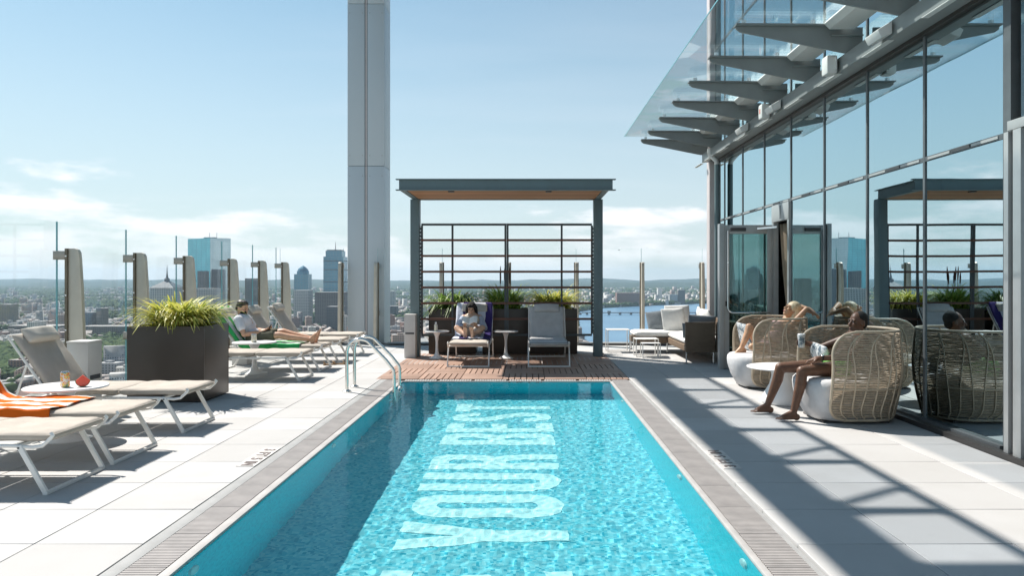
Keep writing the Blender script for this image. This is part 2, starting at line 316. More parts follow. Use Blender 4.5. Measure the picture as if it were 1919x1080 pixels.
# ------------------------------------------------------------------ mesh helpers
def frame_z(d):
    d = Vector(d).normalized()
    a = Vector((0, 0, 1)) if abs(d.z) < 0.95 else Vector((0, 1, 0))
    x = a.cross(d).normalized(); y = d.cross(x)
    return x, y, d
class MB:
    def __init__(s): s.v = []; s.f = []; s.uv = None
    def add(s, vs, fs):
        o = len(s.v); s.v += [tuple(p) for p in vs]; s.f += [tuple(i+o for i in q) for q in fs]; return s
    def box(s, x0, x1, y0, y1, z0, z1):
        return s.add([(x0,y0,z0),(x1,y0,z0),(x1,y1,z0),(x0,y1,z0),(x0,y0,z1),(x1,y0,z1),(x1,y1,z1),(x0,y1,z1)],
                     [(0,3,2,1),(4,5,6,7),(0,1,5,4),(1,2,6,5),(2,3,7,6),(3,0,4,7)])
    def bar(s, p, q, w, h, up=(0,0,1)):
        p, q = Vector(p), Vector(q); d = (q-p).normalized(); u = Vector(up)
        if abs(d.dot(u)) > 0.99: u = Vector((0,1,0))
        x = d.cross(u).normalized(); y = x.cross(d)
        vs = [c + x*a*w/2 + y*b*h/2 for c in (p, q) for a, b in ((-1,-1),(1,-1),(1,1),(-1,1))]
        return s.add(vs, [(3,2,1,0),(4,5,6,7),(0,1,5,4),(1,2,6,5),(2,3,7,6),(3,0,4,7)])
    def tube(s, pts, r, n=8, closed=False, caps=True):
        pts = [Vector(p) for p in pts]; k = len(pts); rs = r if isinstance(r, (list, tuple)) else [r]*k
        vs = []; px = None
        for i, p in enumerate(pts):
            if closed: d = pts[(i+1) % k]-pts[i-1]
            else: d = pts[min(i+1, k-1)]-pts[max(i-1, 0)]
            d.normalize()
            if px is None: x, y, _ = frame_z(d)
            else:
                x = (px - d*px.dot(d)); x = x.normalized() if x.length > 1e-6 else frame_z(d)[0]; y = d.cross(x)
            px = x
            for j in range(n):
                a = 2*PI*j/n; vs.append(p + x*math.cos(a)*rs[i] + y*math.sin(a)*rs[i])
        fs = []
        for i in range(k if closed else k-1):
            i2 = (i+1) % k
            for j in range(n): fs.append((i*n+j, i*n+(j+1) % n, i2*n+(j+1) % n, i2*n+j))
        if caps and not closed:
            fs.append(tuple(range(n-1, -1, -1))); fs.append(tuple((k-1)*n+j for j in range(n)))
        return s.add(vs, fs)
    def lathe(s, prof, n=24, c=(0,0,0)):
        vs = []; k = len(prof)
        for r, z in prof:
            for j in range(n):
                a = 2*PI*j/n; vs.append((c[0]+r*math.cos(a), c[1]+r*math.sin(a), c[2]+z))
        fs = [(i*n+j, i*n+(j+1) % n, (i+1)*n+(j+1) % n, (i+1)*n+j) for i in range(k-1) for j in range(n)]
        if prof[0][0] > 1e-5: fs.append(tuple(range(n-1, -1, -1)))
        if prof[-1][0] > 1e-5: fs.append(tuple((k-1)*n+j for j in range(n)))
        return s.add(vs, fs)
    def prism(s, poly, a, b, axis='y'):
        """polygon in the plane across an axis, extruded a..b"""
        n = len(poly)
        def P(u, v, w): return (u, w, v) if axis == 'y' else ((w, u, v) if axis == 'x' else (u, v, w))
        vs = [P(u, v, a) for u, v in poly]+[P(u, v, b) for u, v in poly]
        fs = [tuple(range(n)), tuple(range(2*n-1, n-1, -1))]+[((i+1) % n, i, n+i, n+(i+1) % n) for i in range(n)]
        return s.add(vs, fs)
    def capsule(s, p, q, r1, r2=None, n=12):
        r2 = r1 if r2 is None else r2
        p, q = Vector(p), Vector(q); d = q-p
        if d.length < 1e-6: d = Vector((0,0,1e-4)); q = p+d
        x, y, z = frame_z(d)
        rings = [(p - z*r1*math.sin(t), r1*math.cos(t)) for t in (1.45, 1.0, 0.5, 0)] + [(q + z*r2*math.sin(t), r2*math.cos(t)) for t in (0, 0.5, 1.0, 1.45)]
        vs = [c + x*math.cos(2*PI*j/n)*r + y*math.sin(2*PI*j/n)*r for c, r in rings for j in range(n)]
        k = len(rings)
        fs = [(i*n+j, i*n+(j+1) % n, (i+1)*n+(j+1) % n, (i+1)*n+j) for i in range(k-1) for j in range(n)]
        fs += [tuple(range(n-1, -1, -1)), tuple((k-1)*n+j for j in range(n))]
        return s.add(vs, fs)
    def ball(s, c, rx, ry, rz, X=(1,0,0), Y=(0,1,0), Z=(0,0,1), n=14, m=9):
        c = Vector(c); X, Y, Z = Vector(X), Vector(Y), Vector(Z); vs = []
        for i in range(m):
            t = -PI/2+0.06+(PI-0.12)*i/(m-1)
            for j in range(n):
                a = 2*PI*j/n
                vs.append(c + X*rx*math.cos(t)*math.cos(a) + Y*ry*math.cos(t)*math.sin(a) + Z*rz*math.sin(t))
        fs = [(i*n+j, i*n+(j+1) % n, (i+1)*n+(j+1) % n, (i+1)*n+j) for i in range(m-1) for j in range(n)]
        fs += [tuple(range(n-1, -1, -1)), tuple((m-1)*n+j for j in range(n))]
        return s.add(vs, fs)
    def mesh(s, name, off=(0,0,0)):
        me = bpy.data.meshes.new(name)
        o = off; me.from_pydata([(p[0]-o[0], p[1]-o[1], p[2]-o[2]) for p in s.v] if any(o) else s.v, [], s.f)
        return me
    def build(s, name, mat, parent=None, smooth=False, bevel=0.0, kind=None, off=(0,0,0), ang=40, seg=2):
        me = s.mesh(name, off)
        if bevel:
            bm = bmesh.new(); bm.from_mesh(me)
            es = [e for e in bm.edges if len(e.link_faces) == 2 and e.calc_face_angle(0) > 0.6]
            bmesh.ops.bevel(bm, geom=es, offset=bevel, segments=seg, affect='EDGES', profile=0.6, clamp_overlap=True)
            bm.to_mesh(me); bm.free(); smooth = True
        if s.uv:
            ul = me.uv_layers.new(name='UVMap')
            for lp in me.loops: ul.data[lp.index].uv = s.uv[lp.vertex_index]
        if smooth:
            me.shade_smooth()
            me.set_sharp_from_angle(angle=math.radians(ang))
        me.materials.append(MATS[mat] if isinstance(mat, str) else mat)
        return link(name, me, parent, kind)
def link(name, me, parent=None, kind=None):
    o = bpy.data.objects.new(name, me); COL.objects.link(o)
    if parent is not None: o.parent = parent
    if kind: o['kind'] = kind
    return o
def tag(o, label=None, cat=None, group=None, kind=None):
    for k, v in (('label', label), ('category', cat), ('group', group), ('kind', kind)):
        if v: o[k] = v
    return o
def thing(name, label, cat, loc=(0,0,0), rz=0.0, group=None):
    o = bpy.data.objects.new(name, None); COL.objects.link(o); o.empty_display_size = 0.1
    o.location = loc; o.rotation_euler = (0, 0, rz)
    return tag(o, label, cat, group)
KIDS = {}
def kids(o): return [c for c in COL.objects if c.parent == o]
def dup(root, loc, rz=0.0, label=None, group=None, skip=()):
    def cp(o, parent):
        c = o.copy(); COL.objects.link(c)
        if parent is not None: c.parent = parent
        for ch in list(o.children):
            if ch.name.split('.')[0] not in skip: cp(ch, c)
        return c
    r = cp(root, None); r.location = loc; r.rotation_euler = (0, 0, rz)
    if label: r['label'] = label
    if group: r['group'] = group
    return r
def arc(c, r, a0, a1, n, plane='xz'):
    o = []
    for i in range(n+1):
        a = a0+(a1-a0)*i/n; u, v = r*math.cos(a), r*math.sin(a)
        o.append((c[0]+u, c[1], c[2]+v) if plane == 'xz' else ((c[0], c[1]+u, c[2]+v) if plane == 'yz' else (c[0]+u, c[1]+v, c[2])))
    return o
def cushion(lx, ly, lz, n=14, p=6, q=0.34, wob=0.004, seed=0.0, m=None):
    """padded slab centred on the origin"""
    m = m or n
    b = MB(); vs = []
    g = lambda u: math.copysign(1-(1-abs(u))**1.6, u)
    for sgn in (1, -1):
        for i in range(n+1):
            for j in range(m+1):
                u, v = g(-1+2*i/n), g(-1+2*j/m)
                t = max(0.0, (1-abs(u)**p)*(1-abs(v)**p))**q
                w = noise.noise(Vector((u*3*lx+seed, v*3*ly, sgn*2+seed)))*wob*2
                vs.append((u*lx/2, v*ly/2, sgn*(lz/2*t + w*t)))
    k = (n+1)*(m+1); fs = []
    for i in range(n):
        for j in range(m):
            a = i*(m+1)+j
            fs.append((a, a+m+1, a+m+2, a+1)); fs.append((k+a, k+a+1, k+a+m+2, k+a+m+1))
    b.add(vs, fs); return b
def xform(b, M4):
    b.v = [tuple(M4 @ Vector(p)) for p in b.v]; return b
def weld(me):
    bm = bmesh.new(); bm.from_mesh(me); bmesh.ops.remove_doubles(bm, verts=bm.verts, dist=0.0005); bmesh.ops.recalc_face_normals(bm, faces=bm.faces); bm.to_mesh(me); bm.free()
def sheet(fn, nu, nv, th=0.008):
    """cloth surface fn(u,v)->point, two layers so it has a thickness"""
    b = MB(); P = [[Vector(fn(i/nu, j/nv)) for j in range(nv+1)] for i in range(nu+1)]
    vs, uv = [], []
    for lay in (1, 0):
        for i in range(nu+1):
            for j in range(nv+1):
                du = P[min(i+1, nu)][j]-P[max(i-1, 0)][j]; dv = P[i][min(j+1, nv)]-P[i][max(j-1, 0)]
                nn = du.cross(dv).normalized()
                vs.append(P[i][j]+nn*th*lay); uv.append((i/nu, j/nv))
    k = (nu+1)*(nv+1); fs = []
    A = lambda i, j: i*(nv+1)+j
    for i in range(nu):
        for j in range(nv):
            fs.append((A(i,j), A(i+1,j), A(i+1,j+1), A(i,j+1))); fs.append((k+A(i,j), k+A(i,j+1), k+A(i+1,j+1), k+A(i+1,j)))
    for i in range(nu): fs.append((A(i,0), k+A(i,0), k+A(i+1,0), A(i+1,0))); fs.append((A(i,nv), A(i+1,nv), k+A(i+1,nv), k+A(i,nv)))
    for j in range(nv): fs.append((A(0,j), A(0,j+1), k+A(0,j+1), k+A(0,j))); fs.append((A(nu,j), k+A(nu,j), k+A(nu,j+1), A(nu,j+1)))
    b.add(vs, fs); b.uv = uv; return b
def remeshed(b, name, mat, parent, voxel=0.008, it=4, off=(0,0,0)):
    me = b.mesh(name, off); o = bpy.data.objects.new(name, me); COL.objects.link(o)
    r = o.modifiers.new('r', 'REMESH'); r.mode = 'VOXEL'; r.voxel_size = voxel; r.adaptivity = 0
    s = o.modifiers.new('s', 'SMOOTH'); s.factor = 0.5; s.iterations = it
    dg = bpy.context.evaluated_depsgraph_get()
    ne = bpy.data.meshes.new_from_object(o.evaluated_get(dg))
    bpy.data.objects.remove(o); ne.name = name; ne.shade_smooth(); ne.materials.clear(); ne.materials.append(MATS[mat])
    return link(name, ne, parent)
def text_mesh(s, size, name):
    cu = bpy.data.curves.new(name, 'FONT'); cu.body = s; cu.size = size; cu.extrude = 0.0015; cu.offset = 0.006*size/0.1*0.3; cu.align_x = 'CENTER'; cu.align_y = 'CENTER'
    o = bpy.data.objects.new(name, cu); COL.objects.link(o)
    dg = bpy.context.evaluated_depsgraph_get(); me = bpy.data.meshes.new_from_object(o.evaluated_get(dg))
    bpy.data.objects.remove(o); return me
def outline_mesh(loops, h, name, off=0.0):
    """flat-filled outlines (with holes) raised by h"""
    cu = bpy.data.curves.new(name, 'CURVE'); cu.dimensions = '2D'; cu.fill_mode = 'BOTH'; cu.extrude = h/2; cu.offset = off
    for lp in loops:
        sp = cu.splines.new('POLY'); sp.points.add(len(lp)-1); sp.use_cyclic_u = True
        for i, (x, y) in enumerate(lp): sp.points[i].co = (x, y, 0, 1)
    o = bpy.data.objects.new(name, cu); COL.objects.link(o)
    dg = bpy.context.evaluated_depsgraph_get(); me = bpy.data.meshes.new_from_object(o.evaluated_get(dg))
    bpy.data.objects.remove(o); return me

# ================================================================== far setting: city, river, hills, haze
import numpy as np
rng = np.random.default_rng(5)
GZ = -140.0
def city_mats():
    m = M('city_ground'); pos = m.n('ShaderNodeNewGeometry').outputs['Position']
    vo = m.n('ShaderNodeTexVoronoi'); vo.inputs['Scale'].default_value = 0.021; m.l(pos, vo.inputs['Vector'])
    sp = m.n('ShaderNodeSeparateColor'); m.l(vo.outputs['Color'], sp.inputs[0])
    roofs = m.ramp(sp.outputs[0], [(0.0, (0.10, 0.095, 0.09)), (0.3, (0.20, 0.17, 0.155)), (0.55, (0.17, 0.115, 0.10)), (0.72, (0.32, 0.31, 0.30)), (0.9, (0.58, 0.57, 0.55))], 'CONSTANT')
    n1 = m.noise(0.0016, 6, 0.6, vec=pos); n2 = m.noise(0.02, 4, 0.6, vec=pos)
    green = m.ramp(n2, [(0.3, (0.02, 0.04, 0.018)), (0.7, (0.06, 0.085, 0.035))])
    f = m.math('ADD', n1, m.math('MULTIPLY', m.math('SUBTRACT', n2, 0.5), 0.6))
    k = m.ramp(f, [(0.46, (0, 0, 0)), (0.52, (1, 1, 1))])
    m.pbr(m.mix(k, roofs, green), 0.9, spec=0.1)
    m = M('hill_forest'); pos = m.n('ShaderNodeNewGeometry').outputs['Position']
    f = m.noise(0.012, 6, 0.65, vec=pos); c = m.ramp(f, [(0.35, (0.016, 0.032, 0.022)), (0.62, (0.04, 0.06, 0.032)), (0.74, (0.16, 0.16, 0.15))])
    m.pbr(c, 0.95, spec=0.05)
    m = M('river_water'); pos = m.n('ShaderNodeNewGeometry').outputs['Position']
    f = m.noise(0.05, 4, 0.6, vec=pos); g = m.noise(0.003, 3, 0.6, vec=pos)
    m.pbr(m.ramp(g, [(0.35, (0.06, 0.15, 0.26)), (0.65, (0.10, 0.21, 0.32))]), 0.32, 0, m.bump(f, 0.4, 2.0))
    m = M('city_canopy'); at = m.n('ShaderNodeAttribute', attribute_name='tone').outputs['Fac']
    m.pbr(m.ramp(at, [(0.0, (0.018, 0.042, 0.016)), (0.6, (0.05, 0.085, 0.03)), (1.0, (0.10, 0.13, 0.045))]), 0.9, spec=0.1)
    def walls(name, ramp, rnd, win, cell=(4.2, 3.6), dark=(0.04, 0.05, 0.06)):
        m = M(name); ge = m.n('ShaderNodeNewGeometry'); ps = m.n('ShaderNodeSeparateXYZ'); m.l(ge.outputs['Position'], ps.inputs[0])
        ns = m.n('ShaderNodeSeparateXYZ'); m.l(ge.outputs['Normal'], ns.inputs[0])
        r = m.n('ShaderNodeAttribute', attribute_name='tone').outputs['Fac'] if rnd == 'attr' else m.rand()
        c = m.ramp(r, ramp, 'CONSTANT')
        h = m.math('FRACT', m.math('DIVIDE', m.math('ADD', ps.outputs[0], ps.outputs[1]), cell[0]))
        v = m.math('FRACT', m.math('DIVIDE', ps.outputs[2], cell[1]))
        k = m.math('MULTIPLY', m.math('LESS_THAN', h, win[0]), m.math('LESS_THAN', v, win[1]))
        roof = m.math('GREATER_THAN', ns.outputs[2], 0.5)
        k = m.math('MULTIPLY', k, m.math('SUBTRACT', 1.0, roof))
        rc = m.ramp(m.noise(0.08, 4, vec=ge.outputs['Position']), [(0.3, (0.16, 0.155, 0.15)), (0.7, (0.42, 0.41, 0.40))])
        c = m.mix(m.math('MULTIPLY', roof, 0.65), c, rc)
        m.pbr(m.mix(k, c, dark), 0.7)
    pal = [(0.0, (0.30, 0.17, 0.13)), (0.22, (0.42, 0.29, 0.23)), (0.40, (0.50, 0.47, 0.43)), (0.58, (0.22, 0.16, 0.145)), (0.70, (0.68, 0.65, 0.61)), (0.88, (0.34, 0.34, 0.36))]
    walls('city_wall', pal, 'obj', (0.45, 0.5)); walls('city_wall_mass', pal, 'attr', (0.45, 0.5))
    walls('tower_dark', [(0, (0.10, 0.10, 0.11)), (0.5, (0.16, 0.14, 0.13))], 'obj', (0.6, 0.55), (5, 3.8), (0.03, 0.04, 0.05))
    walls('tower_pale', [(0, (0.55, 0.54, 0.52)), (0.5, (0.48, 0.46, 0.44))], 'obj', (0.6, 0.55), (6, 4.5), (0.12, 0.15, 0.18))
    walls('tower_brown', [(0, (0.20, 0.15, 0.13)), (0.5, (0.24, 0.18, 0.15))], 'obj', (0.55, 0.5), (5, 3.8), (0.04, 0.05, 0.06))
    walls('brick_red', [(0, (0.30, 0.16, 0.125))], 'obj', (0.4, 0.5), (5, 4))
    def curtainwall(name, c, line, cell, rough=0.12):
        m = M(name); ge = m.n('ShaderNodeNewGeometry'); ps = m.n('ShaderNodeSeparateXYZ'); m.l(ge.outputs['Position'], ps.inputs[0])
        v = m.math('LESS_THAN', m.math('FRACT', m.math('DIVIDE', ps.outputs[2], cell)), 0.16)
        h = m.math('LESS_THAN', m.math('FRACT', m.math('DIVIDE', m.math('ADD', ps.outputs[0], ps.outputs[1]), cell*1.1)), 0.12)
        f = m.noise(0.03, 3, vec=ge.outputs['Position'])
        cc = m.mix(f, tuple(x*0.7 for x in c), tuple(min(1, x*1.25) for x in c))
        m.pbr(m.mix(m.math('MAXIMUM', v, h), cc, line), rough, 0.55)
    curtainwall('tower_blue_glass', (0.13, 0.50, 0.58), (0.08, 0.33, 0.40), 7.5)
    curtainwall('tower_pale_glass', (0.50, 0.62, 0.66), (0.36, 0.48, 0.52), 7.5)
    curtainwall('tower_slate_glass', (0.10, 0.25, 0.34), (0.20, 0.27, 0.31), 9.0, 0.25)
    plain('mast', (0.30, 0.25, 0.25), 0.6); plain('slate_roof', (0.10, 0.12, 0.14), 0.7, scale=0.1); plain('white_roof', (0.62, 0.62, 0.61), 0.7, scale=0.1)
    plain('bridge_stone', (0.12, 0.12, 0.125), 0.8, scale=0.1)
city_mats()
def PX(px, Y): return (px-988.0)/F*Y
def PZ(py, Y): return EYE-(py-521.0)/F*Y
RIV = [(0.072, 1450), (0.064, 2500), (0.070, 3150), (0.10, 3513), (0.17, 3850), (0.245, 4170), (0.45, 4800), (0.9, 5200), (1.2, 3400), (1.2, 1450)]
def in_river(x, y):
    t = x/y; ins = False; n = len(RIV)
    for i in range(n):
        a, b = RIV[i], RIV[i-1]
        if (a[1] > y) != (b[1] > y) and t < (b[0]-a[0])*(y-a[1])/(b[1]-a[1])+a[0]: ins = not ins
    return ins
b = MB(); b.add([(-16000, -600, GZ), (16000, -600, GZ), (16000, 17000, GZ), (-16000, 17000, GZ)], [(0, 1, 2, 3)]); b.build('ground', 'city_ground', kind='structure')
b = MB(); b.add([(t*y, y, GZ+0.6) for t, y in RIV], [tuple(range(len(RIV)))]); b.build('river', 'river_water', kind='structure')
# hills: a strip of rolling ground at the horizon
nx, ny = 220, 26; xs = np.linspace(-15500, 15500, nx); ys = np.linspace(8200, 15500, ny)
vs = []
for j, y in enumerate(ys):
    for i, x in enumerate(xs):
        k = max(0, math.sin(PI*min(1, (y-8200)/5600)*0.5))
        h = 42+70*noise.noise((x/2600, y/2300, 3.1))+36*noise.noise((x/900, y/1000, 9.2))+16*noise.noise((x/240, y/300, 4.4))
        vs.append((x, y, GZ-2+max(0, h+42)*k))
fs = [(j*nx+i, j*nx+i+1, (j+1)*nx+i+1, (j+1)*nx+i) for j in range(ny-1) for i in range(nx-1)]
b = MB(); b.add(vs, fs); b.build('hills', 'hill_forest', smooth=True, kind='structure', ang=180)

# ---- landmark towers, each a thing
def tower(name, label, px0, px1, ytop, D, depth, mat, cat='tower', rz=0.0, extra=None, zb=GZ):
    x = PX((px0+px1)/2, D); w = abs(px1-px0)/F*D; zt = PZ(ytop, D)
    r = thing(name, label, cat, (x, D+depth/2, zb), rz)
    h = zt-zb
    MB().box(-w/2, w/2, -depth/2, depth/2, 0, h).build('wall', mat, r)
    if extra: extra(r, w, depth, h)
    return r
def hancock():
    D = 2400.0; x = PX(388, D); h = PZ(447, D)-GZ
    r = thing('glass_skyscraper', 'tall teal mirror-glass slab tower standing far behind the large planter', 'skyscraper', (x, D, GZ))
    w = 88/F*D; a, c = -w/2, w/2; m_ = a+w*0.64
    # parallelogram plan, notch on the narrow face
    poly = [(a, 30), (m_, -26), (c-6, -8), (c-9, -2), (c, 2), (a+w*0.36, 58)]
    b = MB(); n = len(poly); b.add([(p[0], p[1], 0) for p in poly]+[(p[0], p[1], h) for p in poly], [(0, 1, n+1, n), tuple(range(n, 2*n))]+[(i, (i+1) % n, n+(i+1) % n, n+i) for i in (4, 5)]); b.build('broad_face', 'tower_blue_glass', r)
    b = MB(); b.add([(p[0], p[1], 0) for p in poly]+[(p[0], p[1], h-0.4) for p in poly], [(i, (i+1) % n, n+(i+1) % n, n+i) for i in (1, 2, 3)]); b.build('narrow_face', 'tower_pale_glass', r)
    for dx in (4, 27): MB().tube([(dx, 10, h), (dx, 10, h+19)], 0.7, 5).build('antenna', 'mast', r)
    MB().box(-14, 22, 8, 24, h, h+4).build('roof_plant', 'slate_roof', r)
hancock()
def pru(r, w, d, h):
    MB().box(-w*0.41, w*0.41, -d*0.41, d*0.41, h, h+18).build('crown', 'tower_slate_glass', r)
    MB().box(-w*0.36, w*0.36, -d*0.36, d*0.36, h+18, h+21).build('roof_plant', 'tower_dark', r)
    MB().tube([(0, 0, h+21), (0, 0, h+46)], [1.6, 0.4], 5).build('mast', 'mast', r)
    for z in (h*0.62, h*0.80, h*0.93): MB().box(-w/2-.5, w/2+.5, -d/2-.5, d/2+.5, z, z+2.2).build('dark_band', 'tower_dark', r)
tower('square_skyscraper', 'square slate-blue skyscraper with a set-back crown and mast beside the grey column', 606, 643, 481, 2300, 55, 'tower_slate_glass', 'skyscraper', extra=pru)
def domed(r, w, d, h):
    MB().lathe([(w*0.46, 0), (w*0.44, 8), (w*0.34, 17), (w*0.18, 24), (0.5, 28)], 10, (0, 0, h)).build('crown', 'tower_slate_glass', r)
tower('domed_tower', 'slim blue office tower with a rounded latticed crown left of the square skyscraper', 551, 577, 514, 2450, 44, 'tower_slate_glass', extra=domed)
tower('office_block', 'pale gridded office block below the domed tower', 550, 579, 544, 2200, 40, 'tower_pale')
tower('brown_tower', 'broad brown tower seen between two glass-rail posts left of the domed tower', 459, 488, 522, 2500, 42, 'tower_brown')
def pyr(r, w, d, h):
    b = MB(); a = w/2+2; b.add([(-a, -a, h), (a, -a, h), (a, a, h), (-a, a, h), (0, 0, h+22)], [(0, 1, 4), (1, 2, 4), (2, 3, 4), (3, 0, 4)]); b.build('roof', 'slate_roof', r)
    MB().lathe([(9, 0), (7, 14), (3, 18), (1.6, 30), (0.3, 52)], 8, (0, 0, h+10)).build('spire', 'slate_roof', r)
tower('spired_building', 'stone building with a pyramid roof and spire above the left planter', 281, 325, 540, 2000, 60, 'tower_pale', 'building', extra=pyr)
tower('flat_office', 'flat-topped grey office block beside the pyramid-roofed building', 362, 402, 541, 1900, 40, 'tower_pale', 'office block')
tower('dark_tower', 'dark office tower in front of the glass slab tower, lower left', 370, 384, 508, 2250, 30, 'tower_dark')  # plain dark wall colour, shared with the other dark blocks
tower('dark_tower', 'dark stepped office tower in front of the glass slab tower, lower right', 396, 414, 505, 2300, 30, 'tower_dark')
tower('dark_block', 'dark apartment block low at the left edge', -4, 18, 571, 2300, 40, 'tower_dark', 'building')
tower('dark_block', 'wide dark glass block right of the first rail post', 153, 172, 586, 1950, 36, 'tower_dark', 'building')
tower('dark_block', 'narrow dark glass block right of the wide dark glass block', 180, 193, 578, 1950, 26, 'tower_dark', 'building')
tower('brick_hall', 'long dark brick hall low behind the left lounger', 14, 112, 611, 1900, 60, 'tower_brown', 'building')
tower('brick_hall', 'long grey hall low behind the first rail post', 148, 236, 612, 1800, 50, 'tower_dark', 'building')
tower('convention_block', 'wide dark block in front of the square skyscraper', 590, 642, 548, 2150, 60, 'tower_dark', 'building')
tower('dark_block', 'mid-rise dark block low beside the grey column', 612, 640, 575, 1900, 46, 'tower_dark', 'building')
tower('grey_midrise', 'grey mid-rise right of the grey column', 722, 738, 546, 2700, 40, 'tower_pale', 'building')
tower('low_dark_block', 'low dark block right of the grey column', 722, 742, 574, 2600, 50, 'tower_dark', 'building')
tower('brick_complex', 'long pinkish brick complex on the far river bank', 1156, 1205, 549, 3750, 60, 'brick_red', 'building')
tower('riverside_tower', 'blue-grey tower on the far river bank near the building corner', 1271, 1284, 544, 4000, 40, 'tower_dark')
tower('riverside_slab', 'pale slab block beside the blue-grey riverside tower', 1255, 1270, 552, 4000, 40, 'tower_pale', 'building')
tower('white_hall', 'white low hall among trees over the river', 1233, 1241, 541, 4700, 40, 'white_roof', 'building')
# bridge
Yb = 2880.0
r = thing('river_bridge', 'long low dark bridge across the river behind the sofa', 'bridge', (PX(1100, Yb), Yb, GZ))
L = PX(1420, Yb)-PX(1092, Yb)
MB().box(-20, L, -7, 7, 7, 10).build('roadway', 'bridge_stone', r)
for k in range(16): MB().box(k*42-4, k*42+4, -8, 8, 0, 7).build('pier', 'bridge_stone', r)
for k in (2, 5, 9, 12): MB().box(k*42-6, k*42+6, -9, 9, 7.2, 15).build('pier_tower', 'bridge_stone', r)

# ---- individual buildings near, then the mass
LM = [(PX(a, D), D, w) for a, D, w in ((388, 2400, 120), (625, 2300, 90), (564, 2450, 60), (303, 2000, 70), (473, 2500, 60), (616, 2150, 80), (63, 1900, 90), (190, 1850, 80), (1180, 3750, 90))]
def clear(x, y, m=30):
    return not in_river(x, y) and all((x-a)**2+(y-bb)**2 > w*w for a, bb, w in LM)
FOREST = lambda x, y: noise.noise((x/420, y/420, 0.3))
PARK = [(-0.70, 1300, 0.035, 250), (-0.55, 1430, 0.028, 190), (-0.185, 1500, 0.03, 130)]
def in_park(x, y): return any(abs(x/y-t) < dt and abs(y-c) < d for t, c, dt, d in PARK)
n_ind = 0; ind = []
cand = sorted((1050+3000*rng.random()**1.3, -0.72+0.98*rng.random()) for _ in range(1500))
for D, t in cand:
    x = t*D; y = D
    if n_ind >= 250: break
    if not clear(x, y) or in_park(x, y) or FOREST(x, y) > 0.28: continue
    if any((x-p)**2+(y-q)**2 < 34**2 for p, q in ind): continue
    ind.append((x, y)); n_ind += 1
    w, d, h = 14+26*rng.random(), 14+22*rng.random(), 9+14*rng.random()**2
    if rng.random() < 0.10: h += 18+24*rng.random()
    b = MB().box(-w/2, w/2, -d/2, d/2, 0, h)
    b.box(-w*0.2, w*0.12, -d*0.2, d*0.2, h, h+2.6)
    if rng.random() < 0.35 and h < 20:
        b = MB().box(-w/2, w/2, -d/2, d/2, 0, h); b.prism([(-w/2-.4, h), (w/2+.4, h), (0, h+w*0.28)], -d/2-.4, d/2+.4, 'y')
    o = b.build('city_building', 'city_wall'); o.location = (x, y, GZ); o.rotation_euler = (0, 0, rng.choice([0.35, 0.35+PI/2, -0.2])+0.1*rng.random())
    tag(o, 'small low-rise building in the city far below the roof deck', 'building', 'low-rise buildings in the city below')
def boxes(name, P, mat):
    """P rows: x y w d h rot tone"""
    n = len(P); c, s_ = np.cos(P[:, 5]), np.sin(P[:, 5])
    sg = np.array([(-1, -1), (1, -1), (1, 1), (-1, 1)])/2
    V = np.zeros((n, 8, 3))
    for k in range(8):
        dx, dy = sg[k % 4, 0]*P[:, 2], sg[k % 4, 1]*P[:, 3]
        V[:, k, 0] = P[:, 0]+dx*c-dy*s_; V[:, k, 1] = P[:, 1]+dx*s_+dy*c; V[:, k, 2] = GZ+(P[:, 4] if k > 3 else 0)
    Q = np.array([(4, 5, 6, 7), (0, 1, 5, 4), (1, 2, 6, 5), (2, 3, 7, 6), (3, 0, 4, 7)])
    Fc = (np.arange(n)[:, None, None]*8+Q[None]).reshape(-1)
    mass(name, V.reshape(-1, 3), Fc, 4, np.repeat(P[:, 6], 8), mat)
def mass(name, V, Fc, k, tone, mat):
    me = bpy.data.meshes.new(name); nf = len(Fc)//k
    me.vertices.add(len(V)); me.vertices.foreach_set('co', V.astype(np.float32).ravel())
    me.loops.add(len(Fc)); me.loops.foreach_set('vertex_index', Fc.astype(np.int32))
    me.polygons.add(nf); me.polygons.foreach_set('loop_start', np.arange(0, nf*k, k, dtype=np.int32)); me.polygons.foreach_set('loop_total', np.full(nf, k, dtype=np.int32))
    at = me.attributes.new('tone', 'FLOAT', 'POINT'); at.data.foreach_set('value', tone.astype(np.float32))
    me.update(); me.validate(); me.materials.append(MATS[mat])
    return link(name, me, None, 'stuff')
P = []
while len(P) < 12500:
    D = 950+8200*rng.random()**0.85; t = -0.80+1.25*rng.random(); x, y = t*D, D
    if not clear(x, y) or in_park(x, y): continue
    fo = FOREST(x, y)+(D-1500)/26000
    if fo > 0.22+0.12*rng.random(): continue
    if D < 2600 and any((x-p)**2+(y-q)**2 < 24**2 for p, q in ind): continue
    s_ = 1+D/9000
    h = (7+9*rng.random()**2)
    if rng.random() < 0.03: h += 12+26*rng.random()
    if t > 0.02 and D > 3600 and rng.random() < 0.1: h += 14
    P.append((x, y, (9+20*rng.random()**1.6)*s_, (9+17*rng.random()**1.6)*s_, h, 0.35+0.12*rng.random()+(PI/2 if rng.random() < .5 else 0), rng.random()))
tag(boxes('distant_houses', np.array(P), 'city_wall_mass') or COL.objects['distant_houses'], 'mass of small roofs and houses spreading to the hills', 'houses', kind='stuff')
